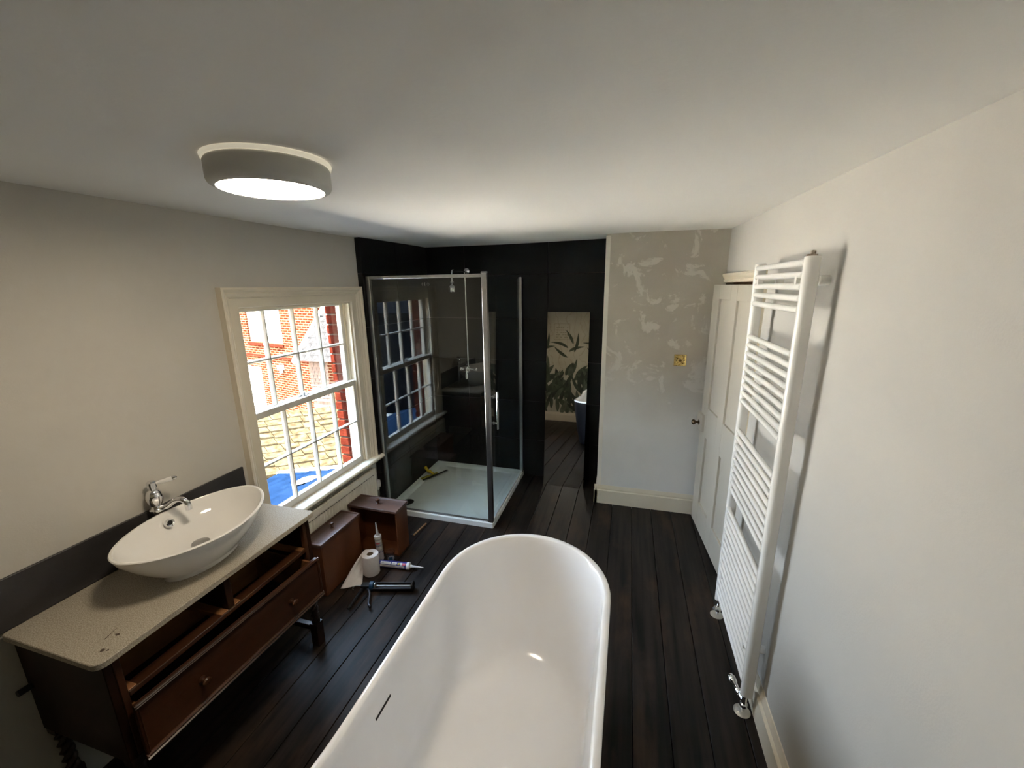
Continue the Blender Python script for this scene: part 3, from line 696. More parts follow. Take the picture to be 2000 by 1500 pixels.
# ------------------------------------------------------------------ panel radiator under the window
pr_ = thing('panel_radiator', 'cream panel radiator with grille top under the sash window', 'radiator', (-1.90, 2.06, 0.1))
PX0, PX1, PY0, PY1, PZ0, PZ1 = -1.922, -1.868, 1.56, 2.572, 0.09, 0.466
fp = MB(); ncr = 36
xs = []
ring_t, ring_b = [], []
for i in range(ncr):
    y = PY0 + (PY1 - PY0) * i / ncr; w = (PY1 - PY0) / ncr
    for fy, dx in ((0.0, 0.0), (0.25, 0.0), (0.36, -0.0032), (0.86, -0.0032)): xs.append((PX1 + dx, y + w * fy))
xs.append((PX1, PY1))
out_t = xs + [(PX1 - 0.014, PY1), (PX1 - 0.014, PY0)]
fp.loft([[(x, y, z) for x, y in out_t] for z in (PZ0 + 0.03, PZ1 - 0.045)])
fp.build('front_panel', M_radc, pr_)
sl_ = MB()
for i in range(46):
    y = PY0 + 0.02 + (PY1 - PY0 - 0.04) * i / 46
    sl_.box((PX1 - 0.004, y, PZ1 - 0.050), (PX1 + 0.0006, y + 0.012, PZ1 - 0.0465))
o = sl_.build('slot_row', M_dark, pr_); o['kind'] = 'stuff'
box('top_band', (PX1 - 0.014, PY0, PZ1 - 0.046), (PX1 + 0.0005, PY1, PZ1 - 0.002), M_radc, pr_, 0.003)
box('bottom_band', (PX1 - 0.014, PY0, PZ0), (PX1 + 0.0005, PY1, PZ0 + 0.031), M_radc, pr_, 0.003)
box('back_panel', (PX0, PY0 + 0.01, PZ0), (PX0 + 0.012, PY1 - 0.01, PZ1 - 0.004), M_radc, pr_, 0.002)
for y in (PY0, PY1 - 0.004): box('side_panel', (PX0 + 0.012, y, PZ0), (PX1 - 0.010, y + 0.004, PZ1), M_radc, pr_, 0.001, 1)
gr = MB()
ng = 64
for i in range(ng):
    y = PY0 + 0.006 + (PY1 - PY0 - 0.02) * i / ng
    gr.box((PX0 + 0.010, y, PZ1 - 0.008), (PX1 - 0.014, y + 0.006, PZ1 - 0.001))
gr.box((PX1 - 0.016, PY0, PZ1 - 0.010), (PX1 - 0.006, PY1, PZ1)).box((PX0 + 0.006, PY0, PZ1 - 0.010), (PX0 + 0.014, PY1, PZ1))
o = gr.build('top_grille', M_radc, pr_); o['kind'] = 'stuff'
MB().lathe([(0.012, 0), (0.012, 0.02), (0.022, 0.024), (0.024, 0.05), (0.022, 0.075), (0.012, 0.08)], (-1.885, 2.607, 0.262), (0, 0, 1), 16).build('thermostat_head', M_whitep, pr_, 40)
MB().tube([(-1.885, 2.572, 0.215), (-1.885, 2.607, 0.215), (-1.885, 2.607, 0.265)], 0.010, 10).tube([(-1.885, 2.607, 0.215), (-1.885, 2.607, 0.0)], 0.0075, 10).build('valve_pipe', M_chromeb, pr_, 40)

# ------------------------------------------------------------------ sideboard converted to a vanity
sb = thing('oak_sideboard', 'dark oak sideboard on barley twist legs under the basin worktop', 'sideboard', (-1.70, 1.05, 0))
SBX0, SBX1, SBY0, SBY1, SBZ0, SBZ1 = -1.925, -1.492, 0.625, 1.478, 0.345, 0.743
box('end_panel', (SBX0, SBY0, SBZ0), (SBX1, SBY0 + 0.024, SBZ1), M_wood_x, sb, 0.002, 1)
box('end_panel', (SBX0, SBY1 - 0.024, SBZ0), (SBX1, SBY1, SBZ1), M_wood_x, sb, 0.002, 1)
box('back_panel', (SBX0, SBY0 + 0.024, SBZ0), (SBX0 + 0.008, SBY1 - 0.024, SBZ1), M_wood_x, sb)
box('bottom_panel', (SBX0 + 0.008, SBY0 + 0.024, SBZ0), (SBX1 - 0.004, SBY1 - 0.024, SBZ0 + 0.016), M_wood_x, sb)
box('front_stile', (SBX1 - 0.02, SBY0 + 0.024, SBZ0), (SBX1 + 0.001, SBY0 + 0.044, SBZ1), M_wood, sb, 0.002, 1)
box('front_stile', (SBX1 - 0.02, SBY1 - 0.044, SBZ0), (SBX1 + 0.001, SBY1 - 0.024, SBZ1), M_wood, sb, 0.002, 1)
box('middle_rail', (SBX1 - 0.045, SBY0 + 0.044, 0.572), (SBX1 + 0.002, SBY1 - 0.044, 0.592), M_wood, sb, 0.003)
box('divider', (SBX0 + 0.01, 1.022, 0.592), (SBX1 - 0.002, 1.050, SBZ1), M_wood_x, sb, 0.002, 1)
for y0, y1 in ((0.669, 0.695), (0.992, 1.022), (1.050, 1.078), (1.408, 1.434)):
    box('drawer_runner', (SBX0 + 0.01, y0, 0.573), (SBX1 - 0.004, y1, 0.5945), M_woodin, sb, 0.002, 1)
# long drawer, pulled out askew
dr_l, dr_r = -1.462, -1.428
ang = math.atan2(-(dr_r - dr_l), 0.775)
MDW = Matrix.Translation((dr_l, 0.658, 0)) @ Matrix.Rotation(ang, 4, 'Z')
DL, DZ0, DZ1 = 0.778, 0.338, 0.552
dw = MB().box((-0.018, 0, DZ0), (0, DL, DZ1), MDW).build('long_drawer', M_wood, sb, None, 0.004)
MB().box((-0.40, 0.012, DZ0 + 0.012), (-0.018, 0.022, DZ1 - 0.02), MDW).box((-0.40, DL - 0.022, DZ0 + 0.012), (-0.018, DL - 0.012, DZ1 - 0.02), MDW).box((-0.41, 0.012, DZ0 + 0.012), (-0.40, DL - 0.012, DZ1 - 0.02), MDW).box((-0.40, 0.022, DZ0 + 0.012), (-0.018, DL - 0.022, DZ0 + 0.02), MDW).build('drawer_box', M_woodin, dw)
tm = MB()
mpz = [(0, 0.0), (0.010, 0.0), (0.013, 0.006), (0.006, 0.010), (0.010, 0.016), (0.004, 0.022), (0, 0.022)]
tm.loft([[MDW @ Vector((d, y, DZ0 - 0.002 + z)) for d, z in mpz] for y in (-0.006, DL + 0.006)])
tm.loft([[MDW @ Vector((d * 0.6, y, DZ1 - 0.010 + z * 0.5)) for d, z in mpz] for y in (-0.002, DL + 0.002)])
tm.loft([[MDW @ Vector((d * 0.6, z * 0.5 - 0.002, zz)) for d, z in mpz] for zz in (DZ0 + 0.018, DZ1)])
tm.loft([[MDW @ Vector((d * 0.6, DL + 0.002 - z * 0.5, zz)) for d, z in mpz] for zz in (DZ0 + 0.018, DZ1)])
tm.build('drawer_moulding', M_wood, dw)
for yy in (0.195, 0.600):
    c = MDW @ Vector((0, yy, 0.446))
    MB().lathe([(0.014, 0), (0.014, 0.003), (0.008, 0.006), (0.007, 0.014), (0.014, 0.020), (0.016, 0.026), (0.012, 0.032), (0, 0.034)], c, (MDW.to_3x3() @ Vector((1, 0, 0))), 18).build('knob', M_wood, dw, 40)
def twist_leg(x, y):
    l = MB(); h = 0.022
    l.box((x - h, y - h, 0.0), (x + h, y + h, 0.135)).box((x - h, y - h, 0.318), (x + h, y + h, SBZ0 + 0.004))
    n, m_ = 16, 34; rings = []
    for i in range(m_ + 1):
        z = 0.133 + (0.32 - 0.133) * i / m_; a0 = 2 * PI * 2.6 * i / m_
        ring = []
        for j in range(n):
            a = 2 * PI * j / n
            r = 0.0165 + 0.0052 * math.cos(2 * (a - a0))
            ring.append((x + r * math.cos(a), y + r * math.sin(a), z))
        rings.append(ring)
    l.loft(rings)
    return l.build('leg', M_woodleg, sb, 50)
LX0, LX1, LY0, LY1 = -1.900, -1.512, 0.650, 1.452
for x, y in ((LX1, LY1), (LX1, LY0), (LX0, LY1), (LX0, LY0)): twist_leg(x, y)
for y in (LY0, LY1): box('stretcher', (LX0 + 0.022, y - 0.014, 0.088), (LX1 - 0.022, y + 0.014, 0.116), M_woodleg, sb, 0.003)
box('stretcher', (-1.72, LY0 + 0.014, 0.09), (-1.692, LY1 - 0.014, 0.114), M_woodleg, sb, 0.003)
MB().tube([(-1.905, 0.59, 0.542), (-1.905, 0.626, 0.54)], 0.011, 10).build('bolt_end', M_black, sb, 40)

# worktop
def rr4(x0, x1, y0, y1, rs, z, n=7):
    out = []
    for (cx_, cy_, a0), r in zip(((x1, y1, 0), (x0, y1, PI / 2), (x0, y0, PI), (x1, y0, 3 * PI / 2)), rs):
        sx_ = -1 if cx_ == x1 else 1; sy_ = -1 if cy_ == y1 else 1
        for i in range(n + 1):
            a = a0 + PI / 2 * i / n; out.append((cx_ + sx_ * r + r * math.cos(a), cy_ + sy_ * r + r * math.sin(a), z))
    return out
wt = MB(); R4 = (0.022, 0.003, 0.012, 0.03); W = (-1.9175, -1.467, 0.602, 1.497)
wt.loft([rr4(W[0] + 0.002, W[1] - 0.002, W[2] + 0.002, W[3] - 0.002, R4, 0.7435), rr4(*W, R4, 0.746), rr4(*W, R4, 0.764), rr4(W[0] + 0.002, W[1] - 0.002, W[2] + 0.002, W[3] - 0.002, R4, 0.7665)])
wtop = tag(wt.build('vanity_worktop', M_worktop, None, 30), 'speckled beige worktop with rounded corners on the oak sideboard', 'worktop')
WZ = 0.7665; M_smear = mat('brown_smear', (0.06, 0.035, 0.02), 0.6)
def smear(cx_, cy_, pts): MB().add([(cx_ + a, cy_ + b, WZ + 0.0004) for a, b in pts], [tuple(range(len(pts)))]).build('dark_smear', M_smear, wtop)
stx, sty = -1.545, 0.705
def blob(rx, ry, sd): return [((rx * (0.75 + 0.25 * math.sin(sd + 2.3 * k_)) * math.cos(2 * PI * k_ / 11)), (ry * (0.75 + 0.25 * math.cos(sd * 1.7 + 1.9 * k_)) * math.sin(2 * PI * k_ / 11))) for k_ in range(11)]
smear(stx, sty, blob(0.010, 0.007, 1.0))
smear(stx + 0.025, sty - 0.055, blob(0.008, 0.010, 2.2))
smear(stx + 0.040, sty - 0.050, blob(0.005, 0.005, 0.4))
smear(stx - 0.035, sty + 0.02, [(0, 0), (0.003, -0.003), (0.02, -0.045), (0.016, -0.046)])
tag(box('splashback', (-1.9295, 0.45, 0.7665), (-1.918, 1.527, 0.942), M_splash, None, 0.001, 1), 'dark slate splashback strip on the wall behind the basin', 'splashback')

# ------------------------------------------------------------------ vessel basin
BC = Vector((-1.655, 1.078, WZ)); BA, BB = 0.288, 0.206; BROT = math.radians(4)
bas = thing('vessel_basin', 'white oval countertop basin with pointed ends on the worktop', 'basin', BC)
def bring(a, b, z, p=1.85, lift=0.0, n=64, shift=0.0):
    out = []
    for j in range(n):
        t_ = 2 * PI * j / n; c_, s_ = math.cos(t_), math.sin(t_)
        u = a * math.copysign(abs(c_) ** (2 / p), c_); v = b * math.copysign(abs(s_) ** (2 / p), s_)
        x = v * math.cos(BROT) - u * math.sin(BROT) * -1 * -1; y = u * math.cos(BROT) + v * math.sin(BROT) * -1 * -1
        out.append((BC.x + v * math.cos(BROT) - u * math.sin(BROT), BC.y + u * math.cos(BROT) + v * math.sin(BROT), BC.z + z + lift * abs(c_) ** 3))
    return out
LF = 0.012
bw = MB(); Hb = 0.168
bw.loft([bring(0.150, 0.095, 0.001, 2), bring(0.150, 0.095, 0.012, 2), bring(0.165, 0.112, 0.03, 2), bring(0.205, 0.145, 0.065, 1.95), bring(0.245, 0.175, 0.105, 1.9, LF * 0.4), bring(BA - 0.010, BB - 0.009, 0.145, 1.85, LF * 0.8), bring(BA - 0.001, BB - 0.001, Hb - 0.004, 1.85, LF), bring(BA, BB, Hb, 1.85, LF), bring(BA - 0.003, BB - 0.003, Hb + 0.003, 1.85, LF),
    bring(BA - 0.011, BB - 0.010, Hb + 0.003, 1.85, LF), bring(BA - 0.015, BB - 0.014, Hb - 0.002, 1.85, LF), bring(BA - 0.026, BB - 0.022, 0.14, 1.85, LF * 0.8), bring(0.228, 0.158, 0.105, 1.9, LF * 0.3), bring(0.175, 0.115, 0.075, 1.95), bring(0.10, 0.065, 0.060, 2), bring(0.03, 0.024, 0.056, 2)])
bw.build('bowl', M_cer, bas, 45)
MB().lathe([(0.0, 0.060), (0.028, 0.060), (0.034, 0.066), (0.031, 0.073), (0.015, 0.077), (0, 0.077)], (BC.x, BC.y, BC.z), n=26, cap0=False, cap1=False).build('drain_plug', M_chromeb, bas, 40)
oc = Vector((-1.820, 1.080, 0.897)); on = Vector((1, 0, 0.55)).normalized()
MB().lathe([(0.010, 0.004), (0.010, 0.010), (0.016, 0.012), (0.018, 0.008), (0.018, 0.0)], oc, on, 22, False, False).build('overflow_ring', M_chrome, bas, 40)
MB().lathe([(0.0115, 0.006), (0, 0.006)], oc, on, 18, False, True).build('overflow_hole', M_dark, bas)

# basin tap
tp = thing('basin_tap', 'tall chrome mixer tap with white lever behind the oval basin', 'tap', (-1.886, 1.087, WZ))
TXp, TYp = -1.886, 1.090
MB().lathe([(0.026, 0.0), (0.026, 0.006), (0.019, 0.012), (0.017, 0.03), (0.0175, 0.165), (0.020, 0.172), (0.026, 0.176), (0.027, 0.184), (0.020, 0.190), (0.018, 0.200), (0.023, 0.208), (0.027, 0.222), (0.029, 0.240), (0.026, 0.258), (0.018, 0.270), (0.013, 0.274), (0.013, 0.282), (0.017, 0.284), (0.017, 0.306), (0.012, 0.311), (0, 0.312)], (TXp, TYp, WZ), n=22).build('tap_body', M_chrome, tp, 40)
MB().tube(bez([(TXp + 0.010, TYp + 0.002, WZ + 0.186), (TXp + 0.045, TYp + 0.012, WZ + 0.196), (TXp + 0.080, TYp + 0.022, WZ + 0.222), (TXp + 0.108, TYp + 0.030, WZ + 0.226), (TXp + 0.127, TYp + 0.036, WZ + 0.207), (TXp + 0.131, TYp + 0.037, WZ + 0.180)], 7), [0.011] * 14 + [0.0115] * 14 + [0.0125] * 8, 14).build('spout', M_chrome, tp, 40)
ld = Vector((0.55, 0.62, 0.12)).normalized(); lc = Vector((TXp, TYp, WZ + 0.296)) + ld * 0.014
MB().lathe([(0.006, 0), (0.006, 0.008), (0.008, 0.012), (0.0105, 0.045), (0.0095, 0.056)], lc, ld, 14).build('lever', M_cer, tp, 40)
MB().lathe([(0.008, 0.056), (0.009, 0.060), (0.007, 0.070), (0, 0.073)], lc, ld, 14, False).build('lever_tip', M_chrome, tp, 40)

# ------------------------------------------------------------------ two loose drawers on end on the floor
def loose_drawer(name, label, x0, x1, y0, y1, h, long_axis, open_dir, mf):
    """drawer standing on its back: front board on top, open side towards open_dir"""
    t = thing(name, label, 'drawer', ((x0 + x1) / 2, (y0 + y1) / 2, 0), 'loose drawers standing on the floor')
    f = 0.010
    top = MB()
    top.loft([rr4(x0, x1, y0, y1, (0.002,) * 4, h - 0.018, 2), rr4(x0, x1, y0, y1, (0.002,) * 4, h - 0.004, 2), rr4(x0 + 0.003, x1 - 0.003, y0 + 0.003, y1 - 0.003, (0.002,) * 4, h, 2), rr4(x0 + 0.012, x1 - 0.012, y0 + 0.012, y1 - 0.012, (0.002,) * 4, h, 2), rr4(x0 + 0.016, x1 - 0.016, y0 + 0.016, y1 - 0.016, (0.002,) * 4, h - 0.006, 2)])
    top.build('front_board', mf, t)
    s = 0.010
    a0, a1, b0, b1 = x0 + s, x1 - s, y0 + s, y1 - s
    zt = h - 0.018
    # two sides across the long axis
    if long_axis == 'y':
        box('side', (a0, b0, 0), (a1, b0 + 0.010, zt), M_drawerside, t, 0.001, 1); box('side', (a0, b1 - 0.010, 0), (a1, b1, zt), M_drawerside, t, 0.001, 1)
        if open_dir > 0: box('base_board', (a0, b0 + 0.01, 0.0), (a0 + 0.006, b1 - 0.01, zt), M_drawerside, t)
        else: box('base_board', (a1 - 0.006, b0 + 0.01, 0.0), (a1, b1 - 0.01, zt), M_drawerside, t)
        box('back_board', (a0 + 0.006, b0 + 0.01, 0), (a1 - 0.006, b1 - 0.01, 0.010), M_drawerside, t)
    else:
        box('side', (a0, b0, 0), (a0 + 0.010, b1, zt), M_drawerside, t, 0.001, 1); box('side', (a1 - 0.010, b0, 0), (a1, b1, zt), M_drawerside, t, 0.001, 1)
        box('base_board', (a0 + 0.01, b1 - 0.006, 0), (a1 - 0.01, b1, zt), M_drawerside, t)
        box('back_board', (a0 + 0.01, b0, 0), (a1 - 0.01, b1 - 0.006, 0.010), M_drawerside, t)
    MB().lathe([(0.012, 0), (0.012, 0.003), (0.007, 0.006), (0.006, 0.014), (0.013, 0.020), (0.016, 0.027), (0.012, 0.034), (0, 0.036)], ((x0 + x1) / 2, (y0 + y1) / 2, h - 0.006), (0, 0, 1), 18).build('knob', M_wood, t, 40)
    return t
loose_drawer('loose_drawer', 'empty oak drawer stood on end beside the sideboard, nearer the sideboard', -1.846, -1.692, 1.738, 2.118, 0.362, 'y', -1, M_drawerfront_y)
loose_drawer('loose_drawer', 'empty oak drawer stood on end beside the shower tray corner', -1.858, -1.464, 2.196, 2.356, 0.356, 'x', -1, M_drawerfront)

# ------------------------------------------------------------------ things on the floor
tr_ = thing('toilet_roll', 'white toilet roll standing on the boards with a loose tail of paper', 'toilet roll', (-1.565, 2.012, 0))
rc = (-1.567, 2.012); RR, RH = 0.053, 0.140
MB().lathe([(0.021, 0.0005), (RR - 0.001, 0.0005), (RR, 0.003), (RR, RH - 0.003), (RR - 0.001, RH), (0.021, RH)], (rc[0], rc[1], 0), n=36, cap0=False, cap1=False).build('paper_roll', M_paper, tr_, 40)
MB().lathe([(0.021, 0.002), (0.021, RH - 0.001), (0.0195, RH - 0.001), (0.0195, 0.002)], (rc[0], rc[1], 0), n=24, cap0=False, cap1=False).build('cardboard_core', M_card, tr_, 40)
tl = MB(); rowsT = []
PT = [((-1.600, 2.053), (0.002, 0.140)), ((-1.622, 2.036), (0.006, 0.143)), ((-1.640, 1.990), (0.012, 0.125)), ((-1.640, 1.935), (0.010, 0.088)), ((-1.630, 1.885), (0.006, 0.050)), ((-1.628, 1.85), (0.003, 0.026))]
ctl = []
A_ = bez([(-1.604, 2.050, 0.140), (-1.625, 2.030, 0.141), (-1.638, 1.985, 0.118), (-1.650, 1.925, 0.080), (-1.660, 1.865, 0.035), (-1.664, 1.815, 0.006)], 6)
B_ = bez([(-1.604, 2.050, 0.010), (-1.617, 2.026, 0.006), (-1.610, 1.985, 0.004), (-1.590, 1.945, 0.004), (-1.565, 1.905, 0.004), (-1.560, 1.880, 0.004)], 6)
nr = 8
for a, b in zip(A_, B_):
    row = [a.lerp(b, i / nr) + Vector((0.004 * math.sin(i * 1.9), 0.004 * math.cos(i * 1.3), 0)) for i in range(nr + 1)]
    rowsT.append(row)
tl.loft(rowsT, False, False, closed=False)
to = tl.build('loose_sheet', M_paper, tr_, 60); sd_ = to.modifiers.new('thickness', 'SOLIDIFY'); sd_.thickness = 0.0008

def cartridge(name, label, base, axis, lbl, L=0.205):
    t = thing(name, label, 'sealant tube', base, 'sealant cartridges on the floor')
    ax = Vector(axis).normalized()
    MB().lathe([(0.0215, 0.0), (0.0235, 0.001), (0.0235, L)], base, ax, 24).build('cartridge_body', lbl, t, 40)
    MB().lathe([(0.0235, L), (0.0250, L), (0.0250, L + 0.018), (0.020, L + 0.021), (0.011, L + 0.022), (0.011, L + 0.030)], base, ax, 24, False).build('end_cap', M_whitep, t, 40)
    MB().lathe([(0.0095, L + 0.026), (0.0085, L + 0.04), (0.0035, L + 0.115), (0.0025, L + 0.116)], base, ax, 16).build('nozzle', M_whitep, t, 40)
    return t
c1 = cartridge('sealant_tube', 'sealant cartridge standing upright behind the toilet roll', Vector((-1.588, 2.150, 0)), (-0.05, 0.0, 1), mat('grey_tube_label', (0.40, 0.38, 0.40), 0.35, var=0.15), 0.165)
def patch(par, base, ax, side, a0, a1, h0, h1, m, name='label_print', r=0.0239):
    ax = Vector(ax).normalized(); u = (Vector(side) - ax * Vector(side).dot(ax)).normalized(); w = ax.cross(u)
    mb = MB(); n = 6
    rings = [[Vector(base) + ax * h + (u * math.cos(a0 + (a1 - a0) * i / n) + w * math.sin(a0 + (a1 - a0) * i / n)) * r for i in range(n + 1)] for h in (h0, h1)]
    mb.loft(rings, False, False, closed=False); return mb.build(name, m, par)
b1 = Vector((-1.588, 2.150, 0)); ax1 = (-0.05, 0, 1)
for a0, a1, h0, h1, m in ((-1.2, 1.2, 0.142, 0.152, M_litp), (-0.6, 0.5, 0.128, 0.138, M_red), (-1.4, 1.4, 0.112, 0.116, M_navy), (-0.9, 0.9, 0.085, 0.105, M_litp), (-1.4, 1.4, 0.06, 0.07, M_navy)):
    patch(c1, b1, ax1, (0.5, -1, 0), a0, a1, h0, h1, m)
b2 = Vector((-1.545, 2.078, 0.0251)); e2 = Vector((-1.335, 2.101, 0.0251)); ax2 = (e2 - b2)
c2 = cartridge('sealant_tube', 'sealant cartridge lying on its side beside the toilet roll', b2, ax2, M_navy, 0.195)
for a0, a1, h0, h1, m in ((0.15, 0.75, 0.01, 0.185, M_litp), (-0.75, 0.0, 0.012, 0.085, M_litp), (-0.75, 0.0, 0.092, 0.128, M_litp), (-0.7, -0.1, 0.134, 0.148, M_gold), (-0.75, 0.0, 0.152, 0.166, M_litp), (-0.7, -0.05, 0.168, 0.190, M_red)):
    patch(c2, b2, ax2, (0.25, -0.8, 0.55), a0, a1, h0, h1, m)
for a0, a1, h0, h1 in ((0.35, 0.55, 0.03, 0.12), (0.35, 0.6, 0.15, 0.17), (-0.55, -0.25, 0.02, 0.035), (-0.5, -0.3, 0.10, 0.118), (-0.6, -0.45, 0.05, 0.08)):
    patch(c2, b2, ax2, (0.25, -0.8, 0.55), a0, a1, h0, h1, M_grey, r=0.0242)

cp = thing('plastic_cup', 'small clear plastic cup between the sealant tube and the loose drawer', 'cup', (-1.512, 2.158, 0))
MB().lathe([(0.0, 0.001), (0.024, 0.001), (0.030, 0.066), (0.032, 0.068), (0.0315, 0.070), (0.0285, 0.068), (0.0225, 0.004), (0, 0.004)], (-1.512, 2.158, 0), n=28, cap0=False, cap1=False).build('cup_wall', M_cupp, cp, 40)
MB().lathe([(0.0, 0.0045), (0.0222, 0.0045), (0.0232, 0.015), (0, 0.016)], (-1.512, 2.158, 0), n=20, cap0=False, cap1=False).build('residue', mat('grey_residue', (0.35, 0.36, 0.42), 0.5), cp, 40)
patch(cp, (-1.512, 2.158, 0), (0, 0, 1), (0.6, -0.8, 0), -0.5, 0.3, 0.008, 0.04, M_blue, 'blue_mark', 0.0285)

# caulking gun lying on its side
cg = thing('caulking_gun', 'black skeleton caulking gun with blue collar lying on the floorboards', 'caulking gun', (-1.35, 1.90, 0))
g0, g1 = Vector((-1.478, 1.866, 0.030)), Vector((-1.212, 1.937, 0.030)); ga = (g1 - g0).normalized(); gs = Vector((-ga.y, ga.x, 0)); gz = Vector((0, 0, 1))
GL = (g1 - g0).length
MB().lathe([(0.022, 0.0), (0.029, 0.002), (0.029, 0.024), (0.022, 0.026), (0.010, 0.026)], g0, ga, 22).build('collar', M_blue, cg, 40)
MB().lathe([(0.012, GL - 0.012), (0.029, GL - 0.012), (0.029, GL - 0.004), (0.026, GL), (0.012, GL)], g0, ga, 22).build('front_ring', M_black, cg, 40)
cr_ = MB(); n = 14; r0, r1 = 0.0255, 0.0275
ringsC = []
for h in (0.02, GL - 0.006):
    ring = [g0 + ga * h + (gs * math.cos(PI * 1.0 + PI * i / n) * -1 + gz * math.sin(PI + PI * i / n)) * r1 for i in range(n + 1)]
    ring += [g0 + ga * h + (gs * math.cos(PI * 2.0 - PI * i / n) * -1 + gz * math.sin(2 * PI - PI * i / n)) * r0 for i in range(n + 1)]
    ringsC.append(ring)
cr_.loft(ringsC); cr_.build('cradle', M_black, cg, 40)
for s_ in (-1, 1): MB().tube([g0 + gs * s_ * 0.0265 + ga * 0.02 + gz * 0.001, g0 + gs * s_ * 0.0265 + ga * (GL - 0.008) + gz * 0.001], 0.003, 8).build('frame_rail', M_black, cg, 40)
MB().tube([g0 - ga * 0.075, g0 + ga * (GL - 0.02)], 0.004, 8).tube(bez([g0 - ga * 0.075, g0 - ga * 0.095 - gs * 0.004, g0 - ga * 0.102 - gs * 0.022 , g0 - ga * 0.090 - gs * 0.040], 5), 0.0038, 8).build('push_rod', M_chromeb, cg, 40)
MB().lathe([(0.021, 0.03), (0.021, 0.034)], g0, ga, 20).build('plunger', M_chromeb, cg, 40)
def gpt(a, s, z=0.020): return Vector((g0.x, g0.y, 0)) + ga * a + gs * s + gz * z
MB().box((-0.055, -0.02, -0.011), (0.002, 0.02, 0.013), Matrix((ga, gs, gz)).transposed().to_4x4().copy() if False else Matrix.Translation(g0) @ Matrix((ga, gs, gz)).transposed().to_4x4()).build('handle_body', M_black, cg, None, 0.005)
MB().tube(bez([gpt(-0.042, -0.01), gpt(-0.052, -0.07), gpt(-0.060, -0.125), gpt(-0.068, -0.178)], 6), [0.011] * 6 + [0.009] * 12 + [0.007], 10).build('grip', M_black, cg, 50)
MB().tube(bez([gpt(-0.012, -0.012), gpt(0.016, -0.055), gpt(0.030, -0.105), gpt(0.042, -0.145), gpt(0.058, -0.158)], 6), [0.009] * 8 + [0.0075] * 16 + [0.006], 10).build('trigger', mat('dark_grey_metal', (0.06, 0.06, 0.07), 0.35, 0.4), cg, 50)

so_ = thing('wood_offcut', 'short strip of raw pine lying by the shower tray corner', 'wood strip', (-1.49, 2.53, 0))
a, b = Vector((-1.500, 2.452, 0)), Vector((-1.481, 2.622, 0)); d_ = (b - a).normalized(); s_ = Vector((d_.y, -d_.x, 0)); MO = Matrix((d_, s_, Vector((0, 0, 1)))).transposed().to_4x4(); MO.translation = a
MB().box((0, -0.006, 0.0), ((b - a).length, 0.006, 0.010), MO).build('strip', M_offcut, so_, None, 0.001, 1)
MB().box((-0.012, -0.018, 0.0), (0.03, -0.006, 0.012), MO).build('black_clip', M_black, so_, None, 0.001, 1)

# ------------------------------------------------------------------ freestanding bath
bath = thing('freestanding_bath', 'white freestanding bath with black outside filling the foreground', 'bathtub', (-0.374, 0.95, 0))
BX, BY0, BY1, BW = -0.374, 0.115, 1.788, 0.364
RIM = 0.630
def stad(hw, y0, y1, z, lift=0.0, n=26, ms=20):
    """rounded-end outline, same count for every ring"""
    out = []; c1 = y1 - hw; c0 = y0 + hw
    pts = [(hw * math.cos(PI * i / n), c1 + hw * math.sin(PI * i / n)) for i in range(n + 1)]
    pts += [(-hw, c1 + (c0 - c1) * i / ms) for i in range(1, ms)]
    pts += [(hw * math.cos(PI + PI * i / n), c0 + hw * math.sin(PI + PI * i / n)) for i in range(n + 1)]
    pts += [(hw, c0 + (c1 - c0) * i / ms) for i in range(1, ms)]
    for x, y in pts:
        t_ = max(0.0, min(1.0, (0.75 - y) / 0.65)); up_ = lift * t_ * t_ * (3 - 2 * t_)
        out.append((BX + x, y, z + up_))
    return out
LB = 0.10
tub = MB()
tub.loft([stad(BW - 0.003, BY0 + 0.003, BY1 - 0.003, RIM - 0.022, LB), stad(BW, BY0, BY1, RIM - 0.016, LB), stad(BW, BY0, BY1, RIM - 0.004, LB), stad(BW - 0.004, BY0 + 0.004, BY1 - 0.004, RIM, LB), stad(BW - 0.022, BY0 + 0.022, BY1 - 0.022, RIM, LB), stad(BW - 0.027, BY0 + 0.028, BY1 - 0.028, RIM - 0.005, LB),
    stad(BW - 0.032, BY0 + 0.040, BY1 - 0.040, RIM - 0.04, LB * 0.9), stad(BW - 0.042, BY0 + 0.085, BY1 - 0.085, RIM - 0.15, LB * 0.6), stad(BW - 0.052, BY0 + 0.145, BY1 - 0.145, RIM - 0.26, LB * 0.3), stad(BW - 0.062, BY0 + 0.215, BY1 - 0.210, RIM - 0.36, 0), stad(BW - 0.072, BY0 + 0.265, BY1 - 0.262, RIM - 0.415, 0), stad(BW - 0.086, BY0 + 0.30, BY1 - 0.300, RIM - 0.440, 0), stad(BW - 0.105, BY0 + 0.335, BY1 - 0.335, RIM - 0.450, 0), stad(BW - 0.2, BY0 + 0.5, BY1 - 0.5, RIM - 0.455, 0)], cap0=False)
tub.build('inner_tub', M_bathw, bath, 60)
osh = MB()
osh.loft([stad(BW - 0.095, BY0 + 0.20, BY1 - 0.18, 0.001), stad(BW - 0.088, BY0 + 0.19, BY1 - 0.17, 0.03), stad(BW - 0.060, BY0 + 0.145, BY1 - 0.125, 0.16), stad(BW - 0.032, BY0 + 0.085, BY1 - 0.075, 0.34, LB * 0.3), stad(BW - 0.012, BY0 + 0.03, BY1 - 0.025, 0.50, LB * 0.8), stad(BW - 0.006, BY0 + 0.008, BY1 - 0.008, RIM - 0.020, LB), stad(BW - 0.018, BY0 + 0.02, BY1 - 0.02, RIM - 0.018, LB)], cap1=False)
osh.build('outer_shell', M_bathb, bath, 60)
